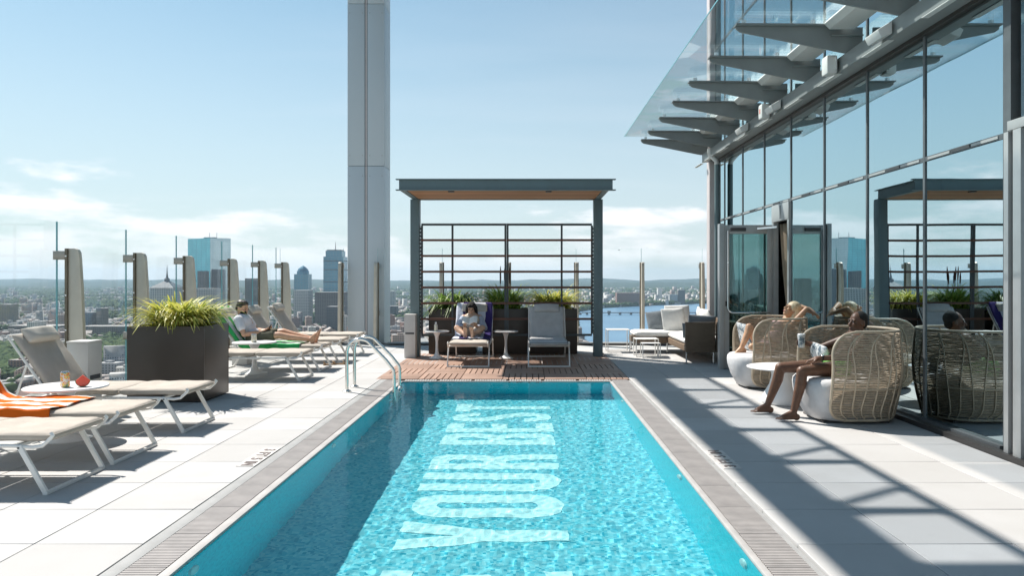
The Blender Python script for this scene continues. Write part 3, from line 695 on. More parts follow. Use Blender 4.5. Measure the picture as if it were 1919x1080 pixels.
# trees as clumps
ico = bmesh.new(); bmesh.ops.create_icosphere(ico, subdivisions=1, radius=1.0); IV = np.array([v.co[:] for v in ico.verts]); IF = np.array([[v.index for v in f.verts] for f in ico.faces]); ico.free()
T = []
while len(T) < 22000:
    D = 900+8300*rng.random()**0.8; t = -0.82+1.3*rng.random(); x, y = t*D, D
    if in_river(x, y): continue
    pk = in_park(x, y); fo = FOREST(x, y)+(D-1500)/26000+0.35*(noise.noise((x/60, y/60, 5)))
    if not pk and fo < 0.15+0.18*rng.random() and rng.random() > 0.10: continue
    s_ = (4.0+3.5*rng.random())*(1+D/6500); T.append((x, y, s_, rng.random()))
for k in range(2600):
    t, c, dt, d = PARK[k % 2]; y = c+d*(2*rng.random()-1); x = (t+dt*(2*rng.random()-1))*y; T.append((x, y, 4.5+4*rng.random(), rng.random()))
for k in range(900):   # far river bank
    t = 0.07+0.30*rng.random(); i = next(i for i in range(2, 8) if RIV[i+1][0] >= t); a, c = RIV[i], RIV[i+1]; y = a[1]+(c[1]-a[1])*(t-a[0])/(c[0]-a[0])+20+160*rng.random()**2; T.append((t*y, y, 7+6*rng.random(), rng.random()))
T = np.array(T); n = len(T)
jit = 0.72+0.56*rng.random((n, len(IV), 1))
V = IV[None]*jit*T[:, 2][:, None, None]; V[:, :, 2] *= 0.95
V[:, :, 0] += T[:, 0][:, None]; V[:, :, 1] += T[:, 1][:, None]; V[:, :, 2] += (GZ+T[:, 2]*0.9)[:, None]
tn = np.clip(T[:, 3][:, None]*0.7+0.3*rng.random((n, len(IV))), 0, 1)
o = mass('distant_trees', V.reshape(-1, 3), (np.arange(n)[:, None, None]*len(IV)+IF[None]).reshape(-1), 3, tn.reshape(-1), 'city_canopy')
tag(o, 'green tree crowns spread through the city below', 'trees')
# air
m = M('air_haze'); pv = m.n('ShaderNodeVolumePrincipled'); pv.inputs['Density'].default_value = 4.8e-5; pv.inputs['Color'].default_value = (0.62, 0.82, 1.0, 1); pv.inputs['Anisotropy'].default_value = 0.2
m.l(pv.outputs[0], m.o.inputs['Volume'])
b = MB().box(-16200, 16200, -700, 17200, GZ-1.5, 190); b.build('haze', 'air_haze', kind='stuff')
COL.objects['haze'].display_type = 'WIRE'

# ================================================================== roof deck and pool
PX0, PX1, PY0, PY1 = -1.75, 1.165, -2.5, 10.63      # water rectangle
XL, XF, YB = -5.42, 3.93, 16.55                     # left rail line, facade plane, far rail line
deck = MB()
deck.box(XL-0.25, PX0-0.26-0.001, -4, YB+0.25, -0.5, -0.032)
deck.box(PX1+0.30, 4.05, -4, YB+0.25, -0.5, -0.032)
deck.box(PX0-0.26, PX1+0.30, PY1+0.16, YB+0.25, -0.5, -0.032)
deck.box(PX0-0.26, PX1+0.30, -4, PY0-0.3, -0.5, -0.032)
dk = deck.build('roof_deck', 'joint_dark', kind='structure')
pitch = 0.615; ys = [4.11+pitch*k for k in range(-2, 21)]
def paver(x0, x1, y0, y1):
    g = 0.003
    key = (round(x1-x0, 3), round(y1-y0, 3))
    if key not in PAV:
        b = MB().box(-(x1-x0)/2+g, (x1-x0)/2-g, -(y1-y0)/2+g, (y1-y0)/2-g, -0.03, 0)
        o = b.build('paver', 'paver_stone', dk, bevel=0.0025, seg=1); PAV[key] = o.data
    else: o = link('paver', PAV[key], dk)
    o.location = ((x0+x1)/2, (y0+y1)/2, -0.0012*random.random())
PAV = {}
xl = [-2.09-0.595*k for k in range(6)]; xl[-1] = XL+0.12
for a, c in zip(xl[1:], xl[:-1]):
    for y0, y1 in zip(ys[:-1], ys[1:]): paver(a, c, y0, y1)
xr = [1.47, 2.055, 2.65, 3.245, 3.80]
for a, c in zip(xr[:-1], xr[1:]):
    for y0, y1 in zip(ys[:-1], ys[1:]): paver(a, c, y0, y1)
for i in range(6):
    for y0, y1 in zip(ys[16:-1], ys[17:]): paver(-2.088+0.593*i, -2.088+0.593*(i+1), y0, y1)
# plain stone behind the viewer
MB().box(XL+0.12, -2.09, -3.9, ys[0]-0.006, -0.03, -0.001).build('paving', 'paver_stone', dk)
MB().box(1.47, 3.8, -3.9, ys[0]-0.006, -0.03, -0.001).build('paving', 'paver_stone', dk)
MB().box(3.8, 3.88, -3.9, YB, -0.03, -0.02).build('drain_channel', 'grate_dark', dk)
MB().box(XL+0.02, XL+0.115, -3.9, YB, -0.03, 0.05).build('kerb', 'curb_grey', dk)
MB().box(XL+0.12, 4.0, ys[-1]+0.006, YB-0.09, -0.03, 0.03).build('kerb', 'curb_grey', dk)

# pool
pd = 0.98; wl = -0.024
pool = thing('swimming_pool', 'long narrow turquoise pool with white lettering on its floor', 'pool', (0, 0, 0)); pool['kind'] = 'structure'; del pool['category']
b = MB(); n = 60
b.add([(PX0, PY0, -pd), (PX1, PY0, -pd), (PX1, PY1, -pd), (PX0, PY1, -pd)], [(0, 1, 2, 3)]); pf = b.build('pool_floor', 'mosaic_floor', pool)
for nm, q in (('pool_wall', [(PX0, PY0), (PX0, PY1)]), ('pool_wall', [(PX0, PY1), (PX1, PY1)]), ('pool_wall', [(PX1, PY1), (PX1, PY0)]), ('pool_wall', [(PX1, PY0), (PX0, PY0)])):
    b = MB(); (xa, ya), (xb, yb) = q; b.add([(xa, ya, -pd), (xb, yb, -pd), (xb, yb, -0.0305), (xa, ya, -0.0305)], [(0, 1, 2, 3)]); w_ = b.build(nm, 'mosaic_wall', pool)
    try: w_.cycles.is_caustics_receiver = True
    except Exception: pass
WN, WM = 150, 560
def wave(x, y):
    return (0.0013*noise.noise((x*2.1, y*1.7, 0.2)) + 0.0006*noise.noise((x*5.3, y*4.6, 3.3)) + 0.00085*noise.noise((x*11.5, y*10.5, 7.1)) + 0.0007*noise.noise((x*22, y*20, 2.1)))
b = MB(); vs = []
for j in range(WM+1):
    for i in range(WN+1):
        x = PX0+.0005+(PX1-PX0-.001)*i/WN; y = PY0+(PY1-PY0-.0005)*j/WM; vs.append((x, y, wl+wave(x, y)))
b.add(vs, [(j*(WN+1)+i, j*(WN+1)+i+1, (j+1)*(WN+1)+i+1, (j+1)*(WN+1)+i) for j in range(WM) for i in range(WN)])
wat = b.build('water', 'pool_water', pool, smooth=True, ang=180); wat['kind'] = 'stuff'
# mosaic lettering, read from the right-hand deck
def stad(x0, x1, y0, y1, r, n=8):
    o = []
    for cx_, cyy, a in ((x1-r, y1-r, 0), (x0+r, y1-r, PI/2), (x0+r, y0+r, PI), (x1-r, y0+r, 1.5*PI)):
        o += [(cx_+r*math.cos(a+PI/2*i/n), cyy+r*math.sin(a+PI/2*i/n)) for i in range(n+1)]
    return o
s_ = 0.17   # stroke (letter width 0.5, height 1.17)
Lw, Lh = 0.48, 1.17
def stroke(pts, w):
    """open polyline to outline"""
    P = [Vector((p[0], p[1])) for p in pts]; A, B = [], []
    for i, p in enumerate(P):
        d = (P[min(i+1, len(P)-1)]-P[max(i-1, 0)]).normalized(); nrm = Vector((-d.y, d.x)); A.append(tuple(p+nrm*w/2)); B.append(tuple(p-nrm*w/2))
    return A+B[::-1]
scv = [(0.39, 0.86), (0.385, 0.95), (0.34, 1.06), (0.24, 1.085), (0.14, 1.06), (0.09, 0.95), (0.09, 0.84), (0.14, 0.72), (0.24, 0.60), (0.34, 0.48), (0.39, 0.36), (0.39, 0.22), (0.34, 0.11), (0.24, 0.085), (0.14, 0.11), (0.095, 0.22), (0.09, 0.31)]
GL = {
 'Y': [[(0, Lh), (.17, Lh), (.24, .74), (.31, Lh), (.48, Lh), (.325, .5), (.325, 0), (.155, 0), (.155, .5)]],
 'O': [stad(0, Lw, 0, Lh, .23), stad(.17, Lw-.17, .19, Lh-.19, .065)],
 'U': [[(0, Lh), (.17, Lh), (.17, .23), (.20, .17), (.24, .155), (.28, .17), (.31, .23), (.31, Lh), (.48, Lh)] + [(.25+.23*math.cos(-PI*i/14), .23+.23*math.sin(-PI*i/14)) for i in range(15)][1:-1] + [(0, .24)]],
 'R': [[(0, 0), (0, Lh), (.30, Lh), (.40, Lh-.03), (.46, Lh-.11), (.475, Lh-.24), (.46, .68), (.40, .60), (.35, .575), (.40, .54), (.45, .46), (.46, .36), (.48, 0), (.31, 0), (.295, .40), (.26, .49), (.17, .50), (.17, 0)], [(.17, .66), (.25, .66), (.295, .72), (.30, .85), (.29, .97), (.25, 1.01), (.17, 1.01)]],
 'B': [[(0, 0), (0, Lh), (.30, Lh), (.41, Lh-.03), (.465, Lh-.13), (.465, .76), (.43, .65), (.37, .60), (.44, .55), (.48, .43), (.48, .16), (.43, .04), (.32, 0)], [(.17, .68), (.26, .68), (.295, .74), (.295, .95), (.26, 1.01), (.17, 1.01)], [(.17, .16), (.26, .16), (.305, .22), (.305, .46), (.26, .52), (.17, .52)]],
 'E': [[(0, 0), (0, Lh), (.42, Lh), (.42, Lh-.17), (.17, Lh-.17), (.17, .67), (.38, .67), (.38, .51), (.17, .51), (.17, .17), (.43, .17), (.43, 0)]],
 'S': [stroke(scv, .17)],
 'T': [[(0, Lh), (.48, Lh), (.48, Lh-.17), (.325, Lh-.17), (.325, 0), (.155, 0), (.155, Lh-.17), (0, Lh-.17)]],
}
for ch, y0 in (('E', 4.28), ('Y', 5.03), ('O', 5.62), ('U', 6.22), ('R', 6.83), ('B', 7.69), ('E', 8.25), ('S', 8.78), ('T', 9.36)):
    # glyph right = +Y, glyph up = -X
    me = outline_mesh([[(0.28-v, u) for u, v in lp] for lp in GL[ch]], 0.006, 'letter', 0.009)
    me.materials.append(MATS['mosaic_white']); o = link('letter', me, pool); o.location = (0, y0, -pd+0.004)
    try: o.cycles.is_caustics_receiver = True
    except Exception: pass
try:
    pf.cycles.is_caustics_receiver = True; wat.cycles.is_caustics_caster = True
except Exception: pass
for x, y, s1 in ((PX1, 4.05, -1), (PX1, 5.75, -1), (PX1, 9.2, -1), (PX0, 3.95, 1), (PX0, 6.8, 1)):
    b = MB().lathe([(0.0, 0.02), (0.03, 0.02), (0.05, 0.012), (0.055, 0)], 14); xform(b, Matrix.Translation((x, y, -0.19)) @ Matrix.Rotation(PI/2*s1, 4, 'Y')); wf = b.build('wall_fitting', 'white_plastic', pool, smooth=True)
    try: wf.cycles.is_caustics_receiver = True
    except Exception: pass
# edges: lip, slatted overflow grating, kerb strip
gr = thing('pool_edge', 'slatted overflow grating and stone lip round the pool', 'pool edge'); gr['kind'] = 'structure'; del gr['category']
MB().box(PX0-0.06, PX0, PY0, PY1, -0.03, -0.008).build('lip', 'lip_stone', gr, bevel=0.006)
MB().box(PX1, PX1+0.04, PY0, PY1, -0.03, -0.008).build('lip', 'lip_stone', gr, bevel=0.006)
MB().box(PX0-0.34, PX0-0.255, PY0, PY1+0.16, -0.3, -0.004).build('kerb_strip', 'curb_grey', gr, bevel=0.004)
MB().box(PX1+0.262, PX1+0.303, PY0, PY1+0.16, -0.3, -0.018).build('kerb_strip', 'curb_grey', gr)
MB().box(PX0-0.255, PX0-0.06, PY0, PY1+0.16, -0.3, -0.05).build('gutter', 'grate_dark', gr)
MB().box(PX1+0.04, PX1+0.262, PY0, PY1+0.16, -0.3, -0.05).build('gutter', 'grate_dark', gr)
MB().box(PX0-0.06, PX1+0.04, PY1, PY1+0.03, -0.03, -0.008).build('lip', 'lip_stone', gr, bevel=0.005)
MB().box(PX0-0.06, PX1+0.04, PY1+0.03, PY1+0.16, -0.3, -0.05).build('gutter', 'grate_dark', gr)
def grate(w, ln, step=0.0225, sl=0.0155):
    b = MB(); k = int(ln/step)
    for i in range(k): b.box(-w/2, w/2, -ln/2+i*step+.002, -ln/2+i*step+.002+sl, -0.022, -0.006)
    for u in (-w*0.36, w*0.36): b.box(u-.006, u+.006, -ln/2+.002, ln/2-.002, -0.034, -0.0225)
    return b
gm = None
for side, xc, w in (('L', PX0-0.1575, 0.193), ('R', PX1+0.151, 0.220)):
    ln = 0.495; y = 2.3; first = None
    while y < PY1+0.1:
        if first is None: first = grate(w, ln).build('grating', 'grate_plastic', gr); o = first
        else: o = link('grating', first.data, gr)
        o.location = (xc, y+ln/2, 0.001*random.random()); y += ln+0.004
    MB().box(xc-w/2, xc+w/2, PY0, 2.29, -0.022, -0.006).build('grating_plate', 'grate_plastic', gr)
first = None
for k in range(6):
    if first is None: o = first = grate(0.122, 0.49, 0.035, 0.026).build('grating', 'lip_stone', gr)
    else: o = link('grating', first.data, gr)
    o.rotation_euler = (0, 0, PI/2); o.location = (PX0-0.05+0.495*(k+0.5)+0.02, PY1+0.096, 0)
# depth markings: letters on small square tiles
def marks(x, yc, rot, chars):
    r = thing('depth_marking', 'row of small tiles with dark depth lettering on the %s pool edge' % ('left' if rot < 0 else 'right'), 'depth marking', (x, yc, 0), rot)
    for k, ch in enumerate(chars):
        u = (k-(len(chars)-1)/2)*0.155
        MB().box(u-.072, u+.072, -.072, .072, -.02, 0.004).build('tile', 'mark_tile', r)
        me = text_mesh(ch, 0.125, 'numeral'); me.materials.append(MATS['ink']); o = link('numeral', me, r); o.location = (u, 0, 0.0062)
marks(-2.165, 6.10, -PI/2, ['3', 'FT', '5', 'IN'])
marks(1.56, 6.02, PI/2, ['3', 'FT', '5', 'IN'])
r = thing('depth_marking', 'row of dark depth lettering on the far pool edge under the pergola', 'depth marking', (-0.25, PY1+0.0, -0.06), 0)
for k, ch in enumerate(['3', 'FT', '5', 'IN']):
    me = text_mesh(ch, 0.085, 'numeral'); me.materials.append(MATS['ink']); o = link('numeral', me, r); o.location = (k*0.14, -0.003, 0.012); o.rotation_euler = (PI/2, 0, 0)
# timber deck tiles
td = MB().box(-2.18, 1.468, PY1+0.165, 14.3, -0.03, -0.024).build('timber_deck', 'grate_dark', kind='structure')
PL = {}
for i in range(6):
    for j in range(6):
        x0, y0 = -2.17+0.606*i, PY1+0.175+0.606*j
        for k in range(7):
            key = (i+j) % 2
            a, ln = 0.606/7, 0.598
            if key not in PL:
                b = MB().box(-(a-.012)/2, (a-.012)/2, -ln/2, ln/2, -.022, 0.001) if key else MB().box(-ln/2, ln/2, -(a-.012)/2, (a-.012)/2, -.022, 0.001)
                o = b.build('plank', 'deck_wood', td, bevel=0.003, seg=1); PL[key] = o.data
            else: o = link('plank', PL[key], td)
            o.location = (x0+(a*(k+.5) if key else .303), y0+(.303 if key else a*(k+.5)), 0.001*random.random())
# ladder
r = thing('pool_ladder', 'polished steel pool ladder with two arched handrails at the left pool edge', 'ladder', (-2.29, 9.8, 0))
for y in (-0.21, 0.21):
    p = [(0, y, 0.0), (0, y, 0.30), (0, y, 0.46)] + arc((0.17, y, 0.50), 0.17, PI*0.98, PI*0.30, 10) + [(0.50, y, 0.40)] + arc((0.45, y, 0.22), 0.15, PI*0.26, 0, 6) + [(0.60, y, 0.0), (0.60, y, -0.85)]
    MB().tube(p, 0.021, 12).build('handrail', 'chrome', r, smooth=True)
    MB().lathe([(0.055, 0), (0.055, 0.012), (0.026, 0.03), (0.0215, 0.032)], 16, (0, y, 0.0)).build('base_flange', 'chrome', r, smooth=True)
for z in (-0.12, -0.38, -0.64): MB().box(0.53, 0.63, -0.22, 0.22, z, z+0.025).build('step', 'white_plastic', r, bevel=0.005)
MB().ball((0.61, 0.2, -0.03), 0.035, 0.05, 0.05).build('float_clip', 'white_plastic', r, smooth=True)

# ================================================================== tall column, crown canopy overhead
CX, CY, CW = -3.555, 17.0, 0.81
r = thing('tall_column', 'tall pale grey clad column rising out of frame behind the loungers', 'column', (CX, CY, -0.5))
hz = 11.6
zs = [0, 4.42, 8.0, hz]
for z0, z1 in zip(zs[:-1], zs[1:]):
    MB().box(-CW/2, -0.028, -0.36, 0.36, z0+.004, z1-.004).build('cladding_panel', 'cladding', r, bevel=0.006)
    MB().box(-0.016, 0.022, -0.345, 0.345, z0+.004, z1-.004).build('joint_strip', 'cladding_light', r)
    MB().box(0.034, CW/2, -0.36, 0.36, z0+.004, z1-.004).build('cladding_panel', 'cladding', r, bevel=0.006)
MB().box(-CW/2+.02, CW/2-.02, -0.33, 0.33, 0, hz-.02).build('core', 'seam_dark', r)
for z in (0.35, 4.2, 4.65, 7.8):
    for x in (-CW/2+.05, -.075, .085, CW/2-.05): b = MB().lathe([(.011, 0), (.008, .005)], 8); xform(b, Matrix.Translation((x, -.3605, z)) @ Matrix.Rotation(PI/2, 4, 'X')); b.build('fixing', 'frame_grey', r)
# crown: wide beam, glazed ribs, two panes strips; casts the framed shade on the right-hand deck
ck = thing('crown_canopy', 'glazed steel roof-crown canopy high overhead carried by the tall column', 'canopy', (CX, CY, 8.55))
def cb(nm, x0, x1, y0, y1, z0, z1, mat='canopy_steel'): MB().box(x0, x1, y0, y1, z0, z1).build(nm, mat, ck, off=(CX, CY, 8.55))
zc = 8.60; cof = zc*0.60; cofy = zc*0.50
sx = lambda x: x-cof      # shade position on the deck -> structure position
sy = lambda y: y+cofy
cb('main_beam', sx(1.53), sx(1.88), sy(3.2), CY, zc, zc+0.22)
cb('edge_beam', sx(2.54), sx(2.60), sy(2.4), sy(12.0), zc+.02, zc+0.10)
cb('end_plate', sx(1.88), sx(5.0), sy(2.0), sy(3.85), zc+.02, zc+0.12)
cb('end_plate', sx(1.88), sx(3.9), sy(11.4), sy(12.4), zc+.02, zc+0.12)
for k, y in enumerate((4.73, 5.98, 7.24, 8.5, 9.8, 11.0)):
    b = MB(); b.prism([(sx(1.87), sy(y)-.13), (sx(2.05), sy(y)-.06), (sx(2.55), sy(y)-.045), (sx(2.55), sy(y)+.045), (sx(2.05), sy(y)+.06), (sx(1.87), sy(y)+.26)], zc+.03, zc+.12, 'z'); b.build('rib', 'canopy_steel', ck, off=(CX, CY, 8.55))
    if k in (0, 1, 3): MB().bar((sx(1.88), sy(y)+.16, zc+.16), (sx(2.56), sy(y)+.62, zc+.16), .06, .06).build('brace', 'canopy_steel', ck, off=(CX, CY, 8.55))
for y0, y1 in zip((3.85, 4.75, 6.0, 7.26, 8.52, 9.82), (4.71, 5.96, 7.22, 8.48, 9.78, 11.38)):
    cb('glass_pane', sx(1.88), sx(2.54), sy(y0), sy(y1), zc+.13, zc+.145, 'crown_glass')
    cb('glass_pane', sx(3.28), sx(5.2), sy(y0), sy(y1), zc+.13, zc+.145, 'crown_glass')

# ================================================================== glass rail
def fin_post(name, label, loc, rz, group):
    r = thing(name, label, 'post', loc, rz, group)
    # profile in local x (inward) and z
    prof = [(0.13, 0), (0.315, 0), (0.303, 0.7), (0.280, 1.3), (0.258, 1.66), (0.250, 1.74), (0.232, 1.775), (0.20, 1.79), (0.13, 1.79)]
    MB().prism(prof, -0.03, 0.03, 'y').build('fin', 'post_steel', r, bevel=0.006)
    MB().prism([(0.10, 0), (0.128, 0), (0.128, 1.788), (0.10, 1.788)], -0.05, 0.05, 'y').build('front_flange', 'post_dark', r)
    for z in (1.66, 0.62):
        MB().box(-0.045, 0.10, -0.035, 0.035, z, z+0.10).build('clamp', 'clamp_steel', r, bevel=0.004)
    for z in (0.35, 0.85, 1.25, 1.7): MB().lathe([(0.012, 0), (0.009, 0.006)], 8).build('bolt', 'alu', r).matrix_local = Matrix.Translation((0.114, -0.0505, z)) @ Matrix.Rotation(PI/2, 4, 'X')
    return r
GP = 'steel fin posts of the glass rail'
posts = [7.2, 8.68, 10.17, 11.66, 13.4, 14.92]
names = ['steel fin post of the glass rail, nearest one behind the first lounger', 'steel fin post rising behind the left half of the leafy planter', 'steel fin post rising behind the right half of the leafy planter',
         'steel fin post above the masked man', 'steel fin post left of the two empty raised loungers', 'steel fin post right behind the two empty raised loungers']
ypost = [8.70, 10.2, 11.66, 13.4, 14.9, 16.3]
first = None
for y, nm in zip(ypost, names):
    if first is None: first = fin_post('rail_post', nm, (XL+0.02, y, 0), 0, GP)
    else: dup(first, (XL+0.02, y, 0), 0, nm)
fx = [(-4.05, 'steel fin post just left of the tall column'), (-3.28+.0, 'steel fin post just right of the tall column'), (-1.86, 'steel fin post behind the left end of the pergola screen'), (-0.40, 'steel fin post behind the middle of the pergola screen'),
      (1.07, 'steel fin post behind the right end of the pergola screen'), (2.5, 'steel fin post standing alone between pergola and sofa'), (3.80, 'steel fin post against the building corner')]
for x, nm in fx: dup(first, (x, YB, 0), -PI/2, nm)
glassg = 'glass panels of the roof-edge rail'
def pane(x0, y0, x1, y1, lab):
    r = thing('glass_rail_panel', lab, 'glass panel', ((x0+x1)/2, (y0+y1)/2, 0), math.atan2(y1-y0, x1-x0), glassg)
    L = math.hypot(x1-x0, y1-y0)/2-0.006
    MB().box(-L, L, -0.008, 0.008, 0.03, 2.10).build('pane', 'rail_glass', r)
    for s in (-1, 1): MB().box(s*(L+.0015)-.0014, s*(L+.0015)+.0014, -0.0075, 0.0075, 0.03, 2.10).build('edge', 'glass_edge', r)
yy = [5.7, 7.2]+ypost
wl_ = ['just beside the nearest lounger at the left edge', 'at the left edge before the first fin post', 'between the first fin post and the planter', 'behind the left planter plant', 'right of the planter plant, before the teal skyscraper', 'above the two empty raised loungers', 'at the far left corner before the corner post']
for k, (a, c) in enumerate(zip(yy[:-1], yy[1:])): pane(XL, a, XL, c, 'clear glass rail panel '+wl_[k])
xx = [XL+0.1, -4.02]; pane(XL, YB, -4.02, YB, 'clear glass rail panel left of the tall column, before the square skyscraper')
xs_ = [-3.28, -1.86, -0.40, 1.07, 2.5, 3.84]
wf_ = ['between the tall column and the pergola', 'behind the left half of the pergola screen', 'behind the right half of the pergola screen', 'between pergola and the lone fin post', 'behind the wicker sofa, beside the building corner']
for k, (a, c) in enumerate(zip(xs_[:-1], xs_[1:])): pane(a, YB, c, YB, 'clear glass rail panel '+wf_[k])
MB().box(-3.02, 4.0, YB-0.35, YB-0.08, 0.031, 0.05).build('kerb', 'curb_grey', dk)

# ================================================================== building: glass facade
fa = thing('glass_facade', 'tall mirror-glass building front along the right side of the deck', 'building', (XF, 10, 0))
FO = (XF, 10, 0)
def fb(nm, x0, x1, y0, y1, z0, z1, mat, **k): return MB().box(x0, x1, y0, y1, z0, z1).build(nm, mat, fa, off=FO, **k)
MY = [6.20+1.26*k for k in range(8)]; YE = 15.75
cols = MY+[YE]
door0, door1 = 11.24, 12.50
YD = 12.02
for i, (y0, y1) in enumerate(zip(cols[:-1], cols[1:])):
    isd = abs(y0-door0) < 0.01
    rows = [(0.07, 2.595), (2.645, 3.83), (4.05, 6.2), (6.24, 9.2)]
    for z0, z1 in rows:
        if isd and z0 < 1: continue
        fb('glass_pane', XF, XF+0.024, y0+.002, y1-.002, z0, z1, 'facade_glass')
    fb('transom', XF-0.010, XF+0.05, y0+.021, y1-.021, 2.597, 2.643, 'mullion')
    fb('vent_slot', XF-0.016, XF-0.0105, (y0+y1)/2-.15, (y0+y1)/2+.15, 2.606, 2.634, 'seam_dark')
    for a, c in ((y0+.08, (y0+y1)/2-.17), ((y0+y1)/2+.17, y1-.08)): fb('transom_cap', XF-0.017, XF-0.0105, a, c, 2.608, 2.632, 'frame_grey')
    fb('transom', XF-0.010, XF+0.05, y0+.021, y1-.021, 6.202, 6.238, 'mullion')
    fb('sill', XF-0.05, XF+0.05, y0+.001, y1-.001, 0.0, 0.068, 'mullion') if not isd else None
for y in cols: fb('mullion', XF-0.012, XF+0.06, y-.018, y+.018, 0.0, 9.2, 'mullion')
# door bay
fb('glass_pane', XF, XF+0.024, YD+.03, door1-.021, 0.07, 2.595, 'facade_glass')
fb('door_post', XF-0.03, XF+0.05, YD-.06, YD+.02, 0, 2.33, 'frame_grey'); fb('door_post', XF-0.03, XF+0.05, door0+.021, door0+.09, 0, 2.33, 'frame_grey')
fb('door_header', XF-0.035, XF+0.05, door0+.022, YD+.02, 2.33, 2.595, 'frame_grey', bevel=.004)
fb('header_slot', XF-0.038, XF-.0355, door0+.35, door0+.42, 2.36, 2.57, 'mullion')
# corner column + near frame
fb('corner_column', XF-0.12, XF+0.12, YE+.03, YE+.28, -0.3, 9.2, 'cladding_light', bevel=.01)
fb('corner_reveal', XF+0.0, XF+0.4, YE+.29, YE+.5, -0.3, 9.2, 'seam_dark')
fb('near_frame', XF-0.03, XF+0.08, 6.09, 6.178, 0, 9.2, 'mullion'); fb('near_frame', XF-0.09, XF+0.08, 6.03, 6.088, 0, 2.62, 'frame_grey', bevel=.004); fb('near_frame', XF-.06, XF+.08, 5.96, 6.028, 0, 2.62, 'trim_dark'); fb('near_frame', XF-0.10, XF+0.08, 5.86, 5.958, 0, 2.62, 'frame_grey', bevel=.004)
fb('near_head', XF-0.10, XF+0.08, 3.2, 6.028, 2.622, 2.70, 'frame_grey', bevel=.004)
for y0, y1 in ((4.62, 5.858), (3.4, 4.60)): 
    fb('glass_pane', XF, XF+.024, y0, y1, 0.07, 2.62, 'facade_glass'); fb('glass_pane', XF, XF+.024, y0, y1+.15, 2.71, 3.83, 'facade_glass'); fb('glass_pane', XF, XF+.024, y0, y1+.15, 4.05, 9.2, 'facade_glass')
# sill and drain at foot
fb('base_rail', XF-0.13, XF-0.055, 3.2, YD-.85, 0.0, 0.045, 'trim_dark')
# fascia
fb('trim', XF-0.05, XF+0.06, 3.0, YE, 3.835, 3.875, 'trim_dark'); fb('fascia', XF-0.26, XF+0.06, 3.0, YE+.1, 3.876, 4.046, 'canopy_steel', bevel=.004)
for y in cols: fb('light_slot', XF-0.265, XF-0.20, y+.22, y+.82, 3.868, 3.874, 'lamp_white')
# rooms behind the glass
fb('interior_floor', XF+0.09, XF+7, 2.0, YE, -0.02, 0.02, 'interior_floor'); fb('interior_ceiling', XF+0.09, XF+7, 2.0, YE, 3.80, 3.9, 'interior_wall')
fb('interior_wall', XF+7.0, XF+7.1, 2.0, YE, -0.02, 9.2, 'interior_wall'); fb('interior_wall', XF+0.3, XF+7, YE-.02, YE+.08, -.02, 9.2, 'interior_wall'); fb('interior_wall', XF+0.3, XF+7, 1.9, 1.99, -.02, 9.2, 'interior_wall'); fb('roof', XF+.09, XF+7.1, 1.9, YE+.08, 9.2, 9.4, 'interior_wall')
for y in (8.4, 11.0, 13.6): fb('interior_column', XF+3.2, XF+3.6, y, y+.4, .02, 3.8, 'cladding_light')
fb('interior_counter', XF+4.6, XF+5.2, 6.5, 10.5, .02, 1.05, 'planter_bronze')
# curtain just inside the doorway
def cur(u, v):
    z = 2.3-2.25*v; y = door0+.12+u*(.62-.34*min(1, v*1.6)**1.2*(1 if v < .75 else 1-(v-.75)*.6)); return (XF+.10+.03*math.sin(u*26)+.01*math.sin(u*60+v*4), y, z)
b = sheet(cur, 40, 14, .006); b.build('curtain', 'curtain', None, smooth=True, ang=180); tag(COL.objects['curtain'], 'tied-back brown curtain just inside the open glass door', 'curtain')
# open door leaf
r = thing('glass_door', 'open glass door with grey frame and looped pull handle', 'door', (XF-.04, YD-.02, 0))
dw, dh = 0.77, 2.29
MB().box(-dw, -dw+.085, -.03, .03, 0.01, dh).build('stile', 'frame_grey', r, bevel=.004); MB().box(-.085, 0, -.03, .03, 0.01, dh).build('stile', 'frame_grey', r, bevel=.004)
MB().box(-dw+.086, -.086, -.028, .028, dh-.14, dh).build('rail', 'frame_grey', r, bevel=.004); MB().box(-dw+.086, -.086, -.028, .028, 0.01, 0.24).build('rail', 'frame_grey', r, bevel=.004)
MB().box(-dw+.086, -.086, -.007, .007, 0.241, dh-.141).build('pane', 'door_glass', r)
MB().tube([(-dw+.05, -.03, 2.2), (-dw+.05, -.075, 2.2), (-dw+.05, -.075, 0.98)]+[(-dw+.13-.08*math.cos(t), -.075, .98-.08*math.sin(t)) for t in (0.4, .8, 1.2, PI/2)]+[(-.05, -.075, .90), (-.05, -.03, .90)], .014, 8).build('pull_bar', 'alu', r, smooth=True)
MB().box(-dw+.10, -dw+.34, -.075, -.029, dh-.10, dh-.045).build('door_closer', 'trim_dark', r, bevel=.004)
MB().bar((-dw+.52, -.06, dh-.06), (-.02, -.30, dh-.05), .02, .03).build('closer_arm', 'alu', r)
MB().box(-dw-.001+.02, -dw+.05, -.036, -.0301, 1.0, 1.08).build('lock', 'trim_dark', r)
MB().box(-dw-.08, -dw-.006, -.06, .06, 0, 2.31).build('door_post', 'frame_grey', r, bevel=.004)

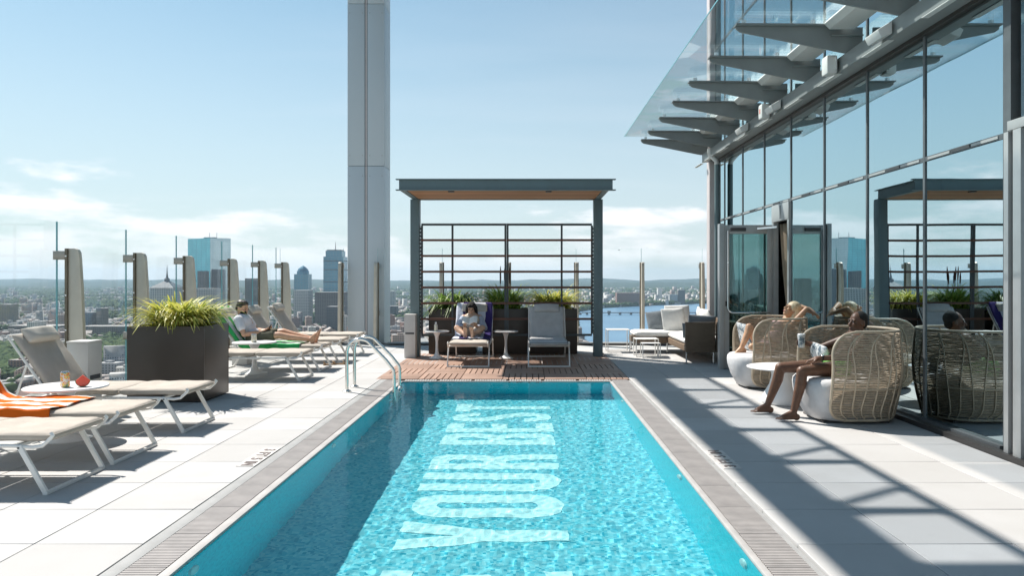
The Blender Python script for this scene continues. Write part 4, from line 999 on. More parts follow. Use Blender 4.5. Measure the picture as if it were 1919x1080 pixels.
# ================================================================== canopy
cn = thing('glass_canopy', 'glass canopy on grey tapered steel ribs above the building front', 'canopy', (XF, 10, 4.05))
CO = (XF, 10, 4.05)
ry = [3.68, 4.94, 6.20, 7.46, 8.72, 9.98, 11.24, 12.5, 13.76, 15.02, 15.95]
for y in ry:
    b = MB().prism([(2.46, 4.29), (2.41, 4.325), (2.41, 4.355), (3.87, 4.345), (3.87, 4.048), (3.66, 4.048)], y-.012, y+.012, 'y')
    b.build('rib', 'canopy_steel', cn, off=CO)
    MB().prism([(2.40, 4.357), (2.40, 4.375), (3.62, 4.367), (3.62, 4.349)], y-.07, y+.07, 'y').build('rib_flange', 'canopy_steel', cn, off=CO)
    MB().prism([(3.50, 4.235), (3.86, 4.235), (3.86, 4.25), (3.50, 4.25)], y-.06, y+.06, 'y').build('bracket', 'canopy_steel', cn, off=CO)
for y0, y1 in zip(ry[:-1], ry[1:]):
    MB().prism([(3.40, 4.36), (3.46, 4.30), (3.74, 4.30), (3.74, 4.35), (3.47, 4.35), (3.42, 4.39)], y0+.075, y1-.075, 'y').build('gutter', 'lamp_white', cn, off=CO)
    b = MB().prism([(2.05, 4.432), (3.86, 4.418), (3.86, 4.434), (2.05, 4.448)], y0+.004, y1-.004, 'y'); b.build('glass_pane', 'canopy_glass', cn, off=CO)
    MB().prism([(2.044, 4.432), (2.0495, 4.432), (2.0495, 4.448), (2.044, 4.448)], y0+.004, y1-.004, 'y').build('glass_edge', 'glass_edge', cn, off=CO)
for y in ry:
    for x in (2.5, 3.3): MB().lathe([(.03, 0), (.03, .055)], 10, (x, y, 4.376)).build('glass_clamp', 'alu', cn, off=CO)
LG = 'white floodlights under the glass canopy'
for k, (y, lab, kind) in enumerate(((7.69, 'largest white floodlight box, nearest under the canopy', 0), (8.95, 'upright white floodlight with a bracket under the canopy, second nearest', 1), (11.0, 'white floodlight in the farther half of the canopy, beside the small round one', 0), (11.42, 'rounded white floodlight third along the canopy with a red mark', 1), (12.6, 'farthest and smallest white floodlight under the canopy', 0))):
    r = thing('floodlight', lab, 'floodlight', (XF-.262, y, 3.955), 0, LG)
    if kind == 0:
        MB().prism([(-.02, .07), (-.17, -.02), (-.13, -.10), (-.02, -.06)], -.15, .15, 'y').build('housing', 'lamp_white', r, bevel=.012)
    else:
        MB().box(-.15, -.02, -.09, .09, -.10, .12).build('housing', 'lamp_white', r, bevel=.03)
        MB().box(-.06, -.045, -.12, -.092, -.06, .09).build('bracket_arm', 'lamp_white', r)
        if k == 3: MB().box(-.1515, -.1505, -.02, .02, -.02, .05).build('mark', 'melon_red', r)
    MB().box(-.02, 0, -.05, .05, -.04, .05).build('mount', 'trim_dark', r)
r = thing('drain_pipe', 'dark downpipe with pale elbow at the building corner', 'pipe', (3.80, 15.1, 0))
MB().tube([(0, 0, 0), (0, 0, 3.72)], .055, 14).build('pipe', 'pergola_steel', r, smooth=True)
MB().tube([(0, 0, 3.70), (-.02, 0, 3.80), (-.14, .02, 3.93), (-.15, .02, 4.04)], .05, 12).build('elbow', 'lamp_white', r, smooth=True)

# ================================================================== pergola
pg = thing('pergola', 'dark steel pergola with timber soffit and slatted screen at the end of the pool', 'pergola', (-0.38, 13.96, 0))
PO = (-0.38, 13.96, 0)
def pb(nm, x0, x1, y0, y1, z0, z1, mat='pergola_steel', **k): return MB().box(x0, x1, y0, y1, z0, z1).build(nm, mat, pg, off=PO, **k)
XA, XB, Y0, Y1 = -2.30, 1.59, 12.55, 14.10
pb('post', -2.15, -1.985, 13.88, 14.08, 0, 2.90, bevel=.005); pb('post', 1.225, 1.39, 13.88, 14.08, 0, 2.90, bevel=.005)
def ibeam(nm, p0, p1, along, z0=2.905, h=0.19, fl=0.10):
    b = MB()
    if along == 'x':
        x0, x1, y = p0[0], p1[0], p0[1]
        b.box(x0, x1, y-.008, y+.008, z0+.014, z0+h-.014); b.box(x0-.05, x1+.05, y-fl/2, y+fl/2, z0+h-.0138, z0+h); b.box(x0-.05, x1+.05, y-fl/2, y+fl/2, z0, z0+.0138)
    else:
        y0, y1, x = p0[1], p1[1], p0[0]
        b.box(x-.008, x+.008, y0, y1, z0+.014, z0+h-.014); b.box(x-fl/2, x+fl/2, y0, y1, z0+h-.0138, z0+h); b.box(x-fl/2, x+fl/2, y0, y1, z0, z0+.0138)
    return b.build(nm, 'pergola_steel', pg, off=PO)
ibeam('beam', (-2.13, Y0), (1.42, Y0), 'x'); ibeam('beam', (-2.0, Y1), (1.30, Y1), 'x')
ibeam('side_beam', (-2.07, Y0+.055), (-2.07, Y1-.055), 'y'); ibeam('side_beam', (1.31, Y0+.055), (1.31, Y1-.055), 'y')
for y in (12.95, 13.5): ibeam('joist', (-1.95, y), (1.19, y), 'x', 2.94, .14, .06)
k = 0; y = Y0+.06
while y < Y1-.10:
    pb('soffit_board', -2.01, 1.25, y, y+.076, 2.912, 2.935, 'soffit_wood'); y += .082
pb('roof_sheet', -2.02, 1.26, Y0+.056, Y1-.056, 3.082, 3.094, 'pergola_steel')
for x in (-1.28, 0.36): pb('downlight', x-.05, x+.05, 12.68, 12.78, 2.895, 2.911, 'trim_dark')
# screen
ysn = 13.96; zt, zb_ = 2.437, 0.394
for x0, x1 in ((-1.985, -0.354), (-0.411, 1.225)):
    fx0, fx1 = x0+.03, x1-.03
    pb('screen_frame', fx0, fx1, ysn-.02, ysn+.02, zt-.02, zt+.02, 'dark_steel'); pb('screen_frame', fx0, fx1, ysn-.02, ysn+.02, zb_-.02, zb_+.02, 'dark_steel')
    for z in (zt-.291*k_ for k_ in range(1, 7)): pb('screen_slat', fx0+.001, fx1-.001, ysn-.055, ysn-.022, z-.02, z+.02, 'slat_wood')
for x in (-1.945, -1.381, -0.4025, -0.3625, 0.637, 1.195): pb('screen_upright', x-.018, x+.018, ysn-.019, ysn+.019, zb_+.021, zt-.021, 'dark_steel')
for x in (-1.972, 1.212):
    b = MB()
    for k_ in range(28): b.box(x-.012, x+.012, ysn-.03, ysn+.03, zb_+.07*k_+.06, zb_+.07*k_+.095)
    b.build('toothed_strip', 'dark_steel', pg, off=PO)

# ================================================================== loungers
def seat_pad(parent, x0, x1, z0, z1, mat='cushion', name='seat_cushion', seed=0.0):
    b = cushion(x1-x0, 0.63, z1-z0, 16, p=14, q=0.5, wob=0.006, seed=seed)
    xform(b, Matrix.Translation(((x0+x1)/2, 0, (z0+z1)/2)))
    me = b.mesh(name); weld(me); me.shade_smooth(); me.set_sharp_from_angle(angle=1.2); me.materials.append(MATS[mat]); return link(name, me, parent)
BA = math.radians(55); BL = 0.64
def lounger(label, loc, rz, mat='cushion', pillow='pillow_taupe'):
    r = thing('sun_lounger', label, 'sun lounger', loc, rz, 'white framed sun loungers')
    sp0 = seat_pad(r, -0.585, 0.045, 0.345, 0.41, mat, seed=1.3); sp1 = seat_pad(r, 0.052, 0.70, 0.345, 0.41, mat, seed=4.1)
    for sp_, x0, x1 in ((sp0, -0.585, 0.045), (sp1, 0.052, 0.70)):
        c_, e_ = .02, .316
        pp = [(x0+c_, -e_), (x1-c_, -e_), (x1, -e_+c_), (x1, e_-c_), (x1-c_, e_), (x0+c_, e_), (x0, e_-c_), (x0, -e_+c_)]
        MB().tube([(a_, b_, .392) for a_, b_ in pp], .0042, 5, closed=True).build('piping', 'seam_taupe' if mat == 'cushion' else 'sofa_grey', sp_, smooth=True)
    D = Matrix.Translation((-0.60, 0, 0.372)) @ Matrix.Rotation(-(PI-BA)+PI, 4, 'Y')   # local -x runs up the back
    b = cushion(BL, 0.62, 0.055, 16, p=14, q=0.5, wob=0.006, seed=7.7); xform(b, D @ Matrix.Translation((-BL/2, 0, 0.03)))
    me = b.mesh('back_cushion'); weld(me); me.shade_smooth(); me.materials.append(MATS[mat]); link('back_cushion', me, r)
    b = cushion(0.155, 0.46, 0.115, 12, p=4, q=0.5, wob=0.01, seed=2.2); xform(b, D @ Matrix.Translation((-BL+0.055, 0, 0.085)))
    me = b.mesh('head_pillow'); weld(me); me.shade_smooth(); me.materials.append(MATS[pillow]); link('head_pillow', me, r)
    for s in (-1, 1):
        y = s*0.325
        MB().tube([(-0.97, y, 0.325), (0.45, y, 0.325), (0.58, y, 0.315), (0.645, y, 0.325), (0.70, y, 0.375), (0.715, y, 0.395), (0.70, y*0.985, 0.345+.065)], 0.0125, 8).build('side_rail', 'white_paint', r, smooth=True)
        MB().tube([D @ Vector((0.02, y, 0)), D @ Vector((-BL-.01, y, 0))], 0.012, 8).build('back_rail', 'white_paint', r, smooth=True)
        MB().tube([D @ Vector((-0.33, y*.97, -.01)), (-0.90, y*.97, 0.33)], 0.010, 8).build('strut', 'white_paint', r, smooth=True)
        for sx_ in (-1, 1):
            xb, xt = (0.675, 0.50) if sx_ > 0 else (-0.90, -0.72)
            lg = MB().bar((xt, y*1.03, 0.325), (xb, y*1.03, 0.016), 0.022, 0.034, (1, 0, 0)).build('leg', 'white_paint', r, bevel=.004)
            MB().bar((xt-.002, s*(.335+.0125), 0.316), (xt+.002, s*(.335+.0155), 0.316), .012, .012).build('bolt', 'dark_steel', lg)
    for x in (0.675, -0.90): MB().box(x-.017, x+.017, -0.346, 0.346, 0.0, 0.022).build('foot_bar', 'white_paint', r, bevel=.004)
    for x in (0.47, -0.10, -0.69): MB().box(x-.015, x+.015, -0.315, 0.315, 0.312, 0.334).build('cross_bar', 'white_paint', r, bevel=.003)
    MB().tube([D @ Vector((-BL-.01, -.325, 0)), D @ Vector((-BL-.01, .325, 0))], 0.012, 8).build('top_bar', 'white_paint', r, smooth=True)
    return r
LX = -3.885
L = lounger('beige sun lounger cut off by the left edge, nearest to the camera', (LX, 5.37, 0), 0)
dup(L, (LX, 6.18, 0), 0, 'beige sun lounger with the orange striped towel on it')
dup(L, (LX, 7.38, 0), 0, 'beige sun lounger with raised back beside the planter and the drinks table')
dup(L, (LX+.02, 10.88, 0), 0, 'beige sun lounger directly behind the planter, in front of the masked man')
dup(L, (LX, 12.0, 0), 0, 'beige sun lounger the masked man lies on')
dup(L, (LX+.01, 13.15, 0), 0, 'empty beige sun lounger with raised back just beyond the masked man')
dup(L, (LX+.03, 14.35, 0), 0, 'farthest empty sun lounger with raised back, near the tall column')
LW = dup(L, (-0.96, 12.93, 0), -PI/2, 'sun lounger under the pergola the woman sits on')
G = lounger('empty grey sun lounger under the pergola with small head cushion', (0.355, 12.93, 0), -PI/2, 'cushion_grey', 'cushion_grey')

# tables
def table(label, loc, rad, h):
    r = thing('side_table', label, 'side table', loc, 0, 'white pedestal side tables')
    MB().lathe([(0.0, h-.006), (rad*.95, h-.006), (rad*.99, h-.002), (rad, h+.004), (rad*.985, h+.012), (0.0, h+.012)], 48, (0, 0, -.012)).build('table_top', 'white_plastic', r, smooth=True)
    k = rad/.33
    MB().lathe([(.20*k, 0), (.20*k, .008), (.15*k, .02), (.075*k, .05), (.042*k, .11), (.033*k, .2), (.034*k, .3), (.05*k, h-.10), (.085*k, h-.04), (.10*k, h-.019)], 32).build('pedestal', 'white_plastic', r, smooth=True, ang=60)
    return r
table('white round side table with the can and melon slice on it', (-4.13, 6.77, 0), .34, .48)
table('white round side table behind the planter with a pale can on it', (-4.13, 11.43, 0), .32, .48)
table('white round side table left of the reading woman with a bottle on it', (-1.63, 13.62, 0), .225, .49)
table('empty white round side table between the two pergola loungers', (-0.385, 13.62, 0), .225, .49)
r = thing('side_table', 'large white round table between the two woven tub chairs', 'side table', (2.98, 8.74, 0))
MB().lathe([(0, .405), (.40, .405), (.425, .412), (.425, .42), (.41, .425), (0, .426)], 56).build('table_top', 'white_plastic', r, smooth=True)
MB().lathe([(.25, 0), (.265, .02), (.24, .10), (.17, .22), (.145, .32), (.165, .404)], 40).build('pedestal', 'white_plastic', r, smooth=True, ang=60)
def can(label, loc, mat, rad=.033, h=.122):
    r = thing('drink_can', label, 'can', loc)
    MB().lathe([(rad*.78, 0), (rad*.97, .008), (rad, .014), (rad, h-.014), (rad*.97, h-.010)], 20).build('body', mat, r, smooth=True)
    MB().lathe([(rad*.97, h-.010), (rad*.8, h-.001), (rad*.8, h), (rad*.72, h), (rad*.72, h-.004), (0, h-.004)], 20).build('lid', 'alu', r, smooth=True)
    r = r.children[-1]
    MB().box(-.010, .012, -.007, .007, h-.0035, h-.001).build('ring_pull', 'alu', r)
can('orange and cream patterned drink can on the nearest white table', (-4.10, 6.70, .48), 'can_print', .038, .14)
can('pale yellow drink can on the table beside the masked man', (-4.10, 11.33, .48), 'can_pale', .04, .13)
r = thing('melon_slice', 'red watermelon wedge standing on the nearest white table', 'melon', (-3.955, 6.72, .48), .5)
MB().prism([(.055*math.cos(PI+PI*i/10), .055+.055*math.sin(PI+PI*i/10)) for i in range(11)]+[(.0, .105)], -.018, .018, 'y').build('flesh', 'melon_red', r, bevel=.003)
MB().prism([(.06*math.cos(PI+PI*i/10), .06+.06*math.sin(PI+PI*i/10)) for i in range(11)]+[(.0555*math.cos(-PI*i/10), .06+.055*math.sin(-PI*i/10)) for i in range(11)], -.0185, .0185, 'y').build('rind', 'melon_rind', r)
r = thing('bottle', 'pale lotion bottle on the table left of the reading woman', 'bottle', (-1.64, 13.56, .49))
MB().lathe([(.030, 0), (.032, .01), (.032, .11), (.026, .125), (.014, .13)], 16).build('body', 'can_pale', r, smooth=True); MB().lathe([(.017, .1305), (.017, .16), (.015, .165), (0, .165)], 14).build('cap', 'white_plastic', r, smooth=True)
# towels
def towel(label, mat, loc, rz, path, width, y0=0.0, amp=.006, hang=.07, seed=0):
    """path: list of (x,z) along the lounger; width across"""
    P = [Vector((a, 0, c)) for a, c in path]; ln = [0]
    for i in range(1, len(P)): ln.append(ln[-1]+(P[i]-P[i-1]).length)
    def fn(u, v):
        d = v*ln[-1]; i = max(k for k in range(len(ln)) if ln[k] <= d+1e-9); i = min(i, len(P)-2); t = (d-ln[i])/(ln[i+1]-ln[i])
        p = P[i].lerp(P[i+1], t); y = (u-.5)*width+y0
        ed = max(0, abs(y)-.315); p.z -= ed*1.15 if hang else 0; y = math.copysign(min(abs(y), .315)+ed*.35, y)
        p.z += amp*(1.5*noise.noise((u*4+seed, v*8, seed))+1.0*abs(noise.noise((u*7+v*5, v*11-u*3, seed)))+.35*noise.noise((u*16, v*28, seed)))+amp*.8
        return (p.x+.006*noise.noise((u*4, seed, v*3)), y+.012*noise.noise((v*7, seed, 1)), p.z)
    b = sheet(fn, 46, 64, .004); o = b.build('beach_towel', mat, None, smooth=True, ang=180); o.location = loc; o.rotation_euler = (0, 0, rz)
    tag(o, label, 'towel')
bt = lambda d, off=.075: (-0.60-d*math.cos(BA)+off*math.sin(BA), 0.372+d*math.sin(BA)+off*math.cos(BA))
towel('orange and white striped beach towel on the second lounger', 'towel_orange', (LX, 6.18, 0), 0, [bt(.66), bt(.35), bt(.06), (-.50, .424), (-.2, .420), (.18, .420)], .80, amp=.011, seed=3)
towel('green and white striped beach towel under the masked man', 'towel_green', (LX, 12.0, 0), 0, [bt(.70), bt(.35), bt(.06), (-.50, .424), (-.2, .420), (.36, .420)], .76, amp=.008, seed=8)
towel('navy, white and pale blue striped beach towel behind the reading woman', 'towel_navy', (-.96, 12.93, 0), -PI/2, [bt(.70), bt(.35), bt(.06), (-.50, .424), (-.2, .420), (.20, .420)], .74, amp=.009, seed=5)

# planters and plants
def planter(label, x0, x1, y0, y1, h):
    cx_, cyy = (x0+x1)/2, (y0+y1)/2; w, d = (x1-x0)/2, (y1-y0)/2; t = .02
    r = thing('planter', label, 'planter', (cx_, cyy, 0), 0, 'dark bronze planter boxes')
    for nm, q in (('front_panel', (-w, w, -d, -d+t)), ('back_panel', (-w, w, d-t, d)), ('side_panel', (-w, -w+t, -d+t+.001, d-t-.001)), ('side_panel', (w-t, w, -d+t+.001, d-t-.001))):
        MB().box(*q, 0.012, h).build(nm, 'planter_bronze', r, bevel=.003)
    b = MB(); n = 14
    vs = [(-w+t+.002+(2*w-2*t-.004)*i/n, -d+t+.002+(2*d-2*t-.004)*j/n, h-.05+.02*noise.noise((i*.9, j*.9, cx_))) for i in range(n+1) for j in range(n+1)]
    b.add(vs, [(i*(n+1)+j, (i+1)*(n+1)+j, (i+1)*(n+1)+j+1, i*(n+1)+j+1) for i in range(n) for j in range(n)]); b.build('soil', 'soil', r)
    return r
planter('large dark bronze planter box between the loungers on the left', -4.65, -3.755, 8.77, 9.50, .885)
planter('dark bronze planter box behind the screen, left of the reading woman', -1.87, -.98, 14.32, 15.0, .86)
planter('dark bronze planter box behind the screen, in the middle', -.85, .03, 14.32, 15.0, .86)
planter('dark bronze planter box behind the screen and the empty grey lounger', .05, .95, 14.32, 15.0, .86)
def grass(name, label, loc, n, rx, ry, h, mat, spread=1.0, wid=.016, seed=1, spikes=0, low=0, broad=0):
    R = random.Random(seed); r = thing(name, label, 'plant', loc)
    b = MB(); uv = []
    def blade(p, az, ln, lean, w, tone, droop):
        pts = []; q = Vector(p); el = PI/2-lean*.62
        K = 7
        for i in range(K+1):
            pts.append(q.copy()); q = q+Vector((math.cos(az)*math.cos(el), math.sin(az)*math.cos(el), math.sin(el)))*(ln/K); el = max(-0.75, el-droop*(0.45+1.1*i/K)/K)
        sd = Vector((-math.sin(az), math.cos(az), 0)); o = len(b.v); vs = []
        for i, q in enumerate(pts):
            ww = w*math.sin(PI*min(1, .18+.82*i/K))**.7+.0012
            vs += [q-sd*ww/2, q+sd*ww/2+Vector((0, 0, .15*ww))]; uv.extend([(tone, i/K)]*2)
        b.add(vs, [(2*i, 2*i+1, 2*i+3, 2*i+2) for i in range(K)])
    cl = [(R.uniform(-rx*.62, rx*.62), R.uniform(-ry*.6, ry*.6)) for _ in range(max(6, n//38))]
    for k in range(n):
        c = R.choice(cl); x, y = c[0]+R.gauss(0, .035), c[1]+R.gauss(0, .035)
        az = R.uniform(0, 2*PI) if R.random() < .3 else math.atan2(y, x)+R.gauss(0, .7)
        blade((x, y, -.04), az, h*R.uniform(.65, 1.4), R.uniform(.1, 1.2)*spread, wid*R.uniform(.5, 1.5), min(1, max(0, R.gauss(.58, .28))), R.uniform(1.5, 3.5)*spread)
    for k in range(broad):
        c = R.choice(cl); az = R.uniform(0, 2*PI)
        blade((c[0]*.8+R.gauss(0, .03), c[1]*.8-.03, -.04), az, h*R.uniform(.55, 1.12), R.uniform(.15, 1.0), R.uniform(.026, .052), min(.95, max(0, R.gauss(.5, .24))), R.uniform(1.3, 2.6))
    for k in range(low):
        x, y = R.uniform(-rx*.9, rx*.9), R.uniform(-ry*.9, ry*.9)
        blade((x, y, -.04), R.uniform(0, 6.3), R.uniform(.06, .14), R.uniform(.3, 1.2), .022, R.uniform(.2, .8), 1.4)
    b.uv = uv; o = b.build('foliage', mat, r, smooth=True, kind='stuff', ang=180)
    for k in range(spikes):
        x, y = R.uniform(-rx*.4, rx*.2), R.uniform(-ry*.3, ry*.3); hh = h*R.uniform(1.3, 1.55)
        MB().tube([(x, y, 0), (x+.01, y, hh*.7)], .004, 5).build('flower_stem', 'spike_dark', r); MB().tube([(x+.01, y, hh*.68), (x+.012, y, hh*.85), (x+.015, y, hh)], [.012, .017, .004], 7).build('flower_spike', 'spike_dark', r, smooth=True)
    return r, cl
grass('ornamental_grass', 'large arching lime green and yellow grass plant in the left planter', (-4.205, 9.135, .85), 700, .45, .37, .47, 'leaf_lime', 1.0, .018, 3, low=260, broad=420)
grass('fern_plant', 'dark green arching plant in the planter left of the reading woman', (-1.40, 14.66, .83), 330, .38, .28, .58, 'leaf_green', 1.25, .02, 9, low=60, broad=120)
grass('ornamental_grass', 'bright green leafy plant with dark flower spikes in the middle planter', (-.42, 14.66, .83), 380, .36, .28, .56, 'leaf_fresh', .85, .020, 14, spikes=6, low=60, broad=200)
grass('ornamental_grass', 'yellow-green arching plant in the planter behind the grey lounger', (.50, 14.66, .83), 400, .40, .28, .54, 'leaf_lime', .95, .016, 21, low=60, broad=200)
r = thing('bedding_flower', 'small reddish bedding flowers at the front of the left planter', 'flowers', (-4.205, 8.90, .84))
R = random.Random(4); b = MB()
for k in range(70):
    x, y = R.uniform(-.40, .40), R.uniform(-.10, .05); b.ball((x, y, R.uniform(.0, .035)), .012, .012, .009, n=6, m=4)
o = b.build('blossom', 'blossom', r); o['kind'] = 'stuff'

# towel/rubbish boxes
def bin_box(label, loc, w, d, h, slot='front'):
    r = thing('deck_cabinet', label, 'cabinet', loc, 0, 'pale slim cabinets with a slot')
    MB().box(-w/2, w/2, -d/2, d/2, 0.0, h).build('body', 'bin_grey', r, bevel=.006)
    MB().box(-w/2-.004, w/2+.004, -d/2-.004, d/2+.004, h+.001, h+.02).build('lid', 'bin_grey', r, bevel=.004)
    if slot == 'front': MB().box(-w*.40, w*.40, -d/2-.003, -d/2-.0005, h*.56, h*.60).build('slot', 'seam_dark', r)
    else: MB().box(w/2+.0005, w/2+.003, -d*.36, d*.36, h*.5, h*.56).build('slot', 'seam_dark', r)
bin_box('pale cabinet at the foot of the left pergola post', (-2.12, 13.74, 0), .20, .22, .77)
bin_box('pale cabinet behind the raised lounger at the left rail', (-4.66, 7.95, 0), .22, .26, .77, 'side')
bin_box('pale cabinet between the masked man and the empty raised lounger', (-4.78, 12.66, 0), .25, .25, .77, 'side')
# sandals
for k, (x, y, a) in enumerate(((-3.26, 12.57, .5), (-3.10, 12.62, .2))):
    r = thing('sandal', 'brown sandal on the deck under the far loungers, %s of the pair' % ('left' if k == 0 else 'right'), 'sandal', (x, y, 0), a, 'pair of brown sandals')
    b = MB().prism([(-.13, -.035), (-.05, -.03), (.06, -.045), (.12, -.03), (.135, 0), (.12, .035), (.05, .045), (-.05, .035), (-.12, .035), (-.14, 0)], 0, .02, 'z'); b.build('sole', 'leather_tan', r, bevel=.004)
    MB().tube([(.05, -.045, .02), (.03, -.03, .05), (.02, 0, .06), (.03, .03, .05), (.05, .043, .02)], .010, 6).build('strap', 'leather_tan', r, smooth=True)
    MB().tube([(-.10, -.035, .02), (-.12, -.02, .05), (-.13, 0, .06), (-.12, .02, .05), (-.10, .034, .02)], .008, 6).build('strap', 'leather_tan', r, smooth=True)

# ================================================================== woven tub chairs
def tub(label, loc):
    r = thing('tub_chair', label, 'armchair', loc, 0, 'woven tub chairs along the facade')
    RY, XBK, XST = .475, .42, .02
    def prof(z):   # plan scale by height
        t = z/.92
        return .70+.30*math.sin(min(1, t*1.55)*PI/2) - .085*max(0, t-.66)/.34
    def xfront(z):
        x = -.40; rr = .24
        if z > .92-rr: x += rr*(1-math.sqrt(max(0, 1-((z-(.92-rr))/rr)**2)))
        if z < .04+.16: x += .16*(1-math.sqrt(max(0, 1-((.20-z)/.16)**2)))
        return x
    def pt(u, z, off=0.0):
        """u -1..1 from near wing front to far wing front"""
        k = prof(z); ry, xb = RY*k+off, XBK*(.35+.65*k)+off; xf = xfront(z)
        l1 = XST-xf; l2 = 0.5*PI*(ry+xb)/2*2*.5; tot = l1+l2*1.0
        d = abs(u)*0; s = (1-abs(u))*tot   # distance from the wing front
        sg = -1 if u < 0 else 1
        if s < l1: return Vector((xf+s, sg*ry, z))
        a = min(1, (s-l1)/(tot-l1))*PI/2
        return Vector((XST+xb*math.sin(a), sg*ry*math.cos(a), z))
    b = MB(); z = .075; i = 0
    while z < .885:
        gap = .0172
        us = [-1+2*k/44 for k in range(45)]
        R = random.Random(i); b.tube([pt(u, z+.0022*R.uniform(-1, 1), .0015*R.uniform(-1, 1)) for u in us], .0074, 5, caps=False); z += gap; i += 1
    o = b.build('weave', 'rattan', r, smooth=True, kind='stuff', ang=180)
    # border frame
    bp = []
    zz_ = [.04+(.92-.04)*k/30 for k in range(31)]
    bp += [pt(-1, z_) for z_ in zz_]+[pt(-1+2*k/40, .92) for k in range(1, 40)]+[pt(1, z_) for z_ in zz_[::-1]]+[pt(1-2*k/40, .04) for k in range(1, 40)]
    MB().tube(bp, .0145, 8, closed=True).build('rim_frame', 'rattan_frame', r, smooth=True)
    MB().tube([pt(-1+2*k/40, .36, .008) for k in range(41)], .009, 6).build('hoop', 'rattan_frame', r, smooth=True)
    # long ribs: pairs that lean into inverted V shapes in the upper half
    rb = [-.90, -.80, -.70, -.60, -.50, -.40, -.30, -.20, -.10, 0, .10, .20, .30, .40, .50, .60, .70, .80, .90]
    for q, u in enumerate(rb):
        sgn = 1 if q % 2 == 0 else -1
        MB().tube([pt(u+sgn*.046*max(0, (z_-.36)/.56)**1.2*1.15-sgn*.012*max(0, (.36-z_)/.36), z_, .009) for z_ in [.05+.86*k/16 for k in range(17)]], .0080, 6).build('rib', 'rattan_frame', r, smooth=True)
    # upholstered seat drum
    def drum(x0, rx, ry, prof_, nm):
        bb = MB(); n = 40; vs = []
        for k_, z_ in prof_:
            for j in range(n):
                a = 2*PI*j/n; c, s = math.cos(a), math.sin(a); e = 2/2.7
                vs.append((x0+rx*k_*math.copysign(abs(c)**e, c), ry*k_*math.copysign(abs(s)**e, s), z_))
        fs = [(i*n+j, i*n+(j+1) % n, (i+1)*n+(j+1) % n, (i+1)*n+j) for i in range(len(prof_)-1) for j in range(n)]
        fs += [tuple(range(n-1, -1, -1)), tuple((len(prof_)-1)*n+j for j in range(n))]
        bb.add(vs, fs); return bb.build(nm, 'pouf_white', r, smooth=True, ang=50)
    drum(-.13, .46, .425, [(.66, .015), (.74, .03), (.90, .16), (.985, .29), (1.0, .36), (.985, .405), (.93, .432), (.80, .445), (.4, .45)], 'seat')
    MB().box(-.42, .24, -.27, .27, 0, .016).build('base_plate', 'trim_dark', r)
    return r
T1 = tub('woven tub chair by the facade with the seated man in green shorts', (3.37, 7.80, 0))
dup(T1, (3.29, 10.10, 0), 0, 'woven tub chair near the open door with the reclining blonde woman')
def pillow(name, label, cat, loc, eul, sx_, sy_, sz_, mat, group=None, seed=0):
    b = cushion(sx_, sy_, sz_, 14, p=2.6, q=.62, wob=.012, seed=seed); me = b.mesh(name); weld(me); me.shade_smooth(); me.materials.append(MATS[mat]); o = link(name, me); o.location = loc; o.rotation_euler = eul; return tag(o, label, cat, group)
pillow('scatter_pillow', 'grey and white printed pillow beside the man in the woven chair', 'pillow', (3.14, 8.06, .60), (.3, 1.30, .35), .30, .40, .12, 'pillow_print', seed=1)
pillow('scatter_pillow', 'grey and white printed pillow leaning beside the blonde woman', 'pillow', (3.02, 10.36, .63), (.25, 1.25, .5), .40, .40, .12, 'pillow_print', seed=2)

# ================================================================== wicker sofa and wire tables
sf = thing('corner_sofa', 'brown wicker corner sofa with white cushions at the far rail', 'sofa', (3.1, 14.0, 0))
SO = (3.1, 14.0, 0)
def sb(nm, x0, x1, y0, y1, z0, z1, mat, **k): return MB().box(x0, x1, y0, y1, z0, z1).build(nm, mat, sf, off=SO, **k)
sb('arm_panel', 2.67, 3.17, 12.72, 12.80, .19, .70, 'wicker', bevel=.01); sb('back_panel', 3.19, 3.62, 12.72, 12.80, .19, .70, 'wicker', bevel=.01)
sb('back_panel', 3.54, 3.62, 12.81, 15.4, .19, .70, 'wicker', bevel=.01); sb('back_panel', 2.72, 3.53, 15.32, 15.4, .19, .70, 'wicker', bevel=.01)
sb('seat_base', 2.70, 3.53, 12.81, 15.31, .19, .30, 'wicker', bevel=.008); sb('chaise_base', 2.06, 2.69, 14.52, 15.31, .19, .30, 'wicker', bevel=.008)
for x, y in ((2.69, 12.76), (3.15, 12.76), (3.58, 12.76), (2.10, 14.56), (2.10, 15.27), (2.70, 14.56), (3.55, 15.36)):
    MB().tube([(x-SO[0], y-SO[1], 0.012), (x-SO[0], y-SO[1], .19)], .013, 8).build('leg', 'alu', sf); MB().lathe([(.026, 0), (.026, .012)], 12, (x-SO[0], y-SO[1], 0)).build('foot', 'trim_dark', sf)
def pad(nm, x0, x1, y0, y1, z0, z1, mat, seed):
    b = cushion(x1-x0, y1-y0, z1-z0, 14, p=12, q=.5, wob=.006, seed=seed); xform(b, Matrix.Translation(((x0+x1)/2-SO[0], (y0+y1)/2-SO[1], (z0+z1)/2))); me = b.mesh(nm); weld(me); me.shade_smooth(); me.materials.append(MATS[mat]); link(nm, me, sf)
pad('seat_cushion', 2.70, 3.42, 12.83, 14.50, .30, .42, 'sofa_white', 1); pad('seat_cushion', 2.06, 3.42, 14.53, 15.28, .30, .42, 'sofa_white', 2)
pg2 = 'loose pillows on the wicker sofa'
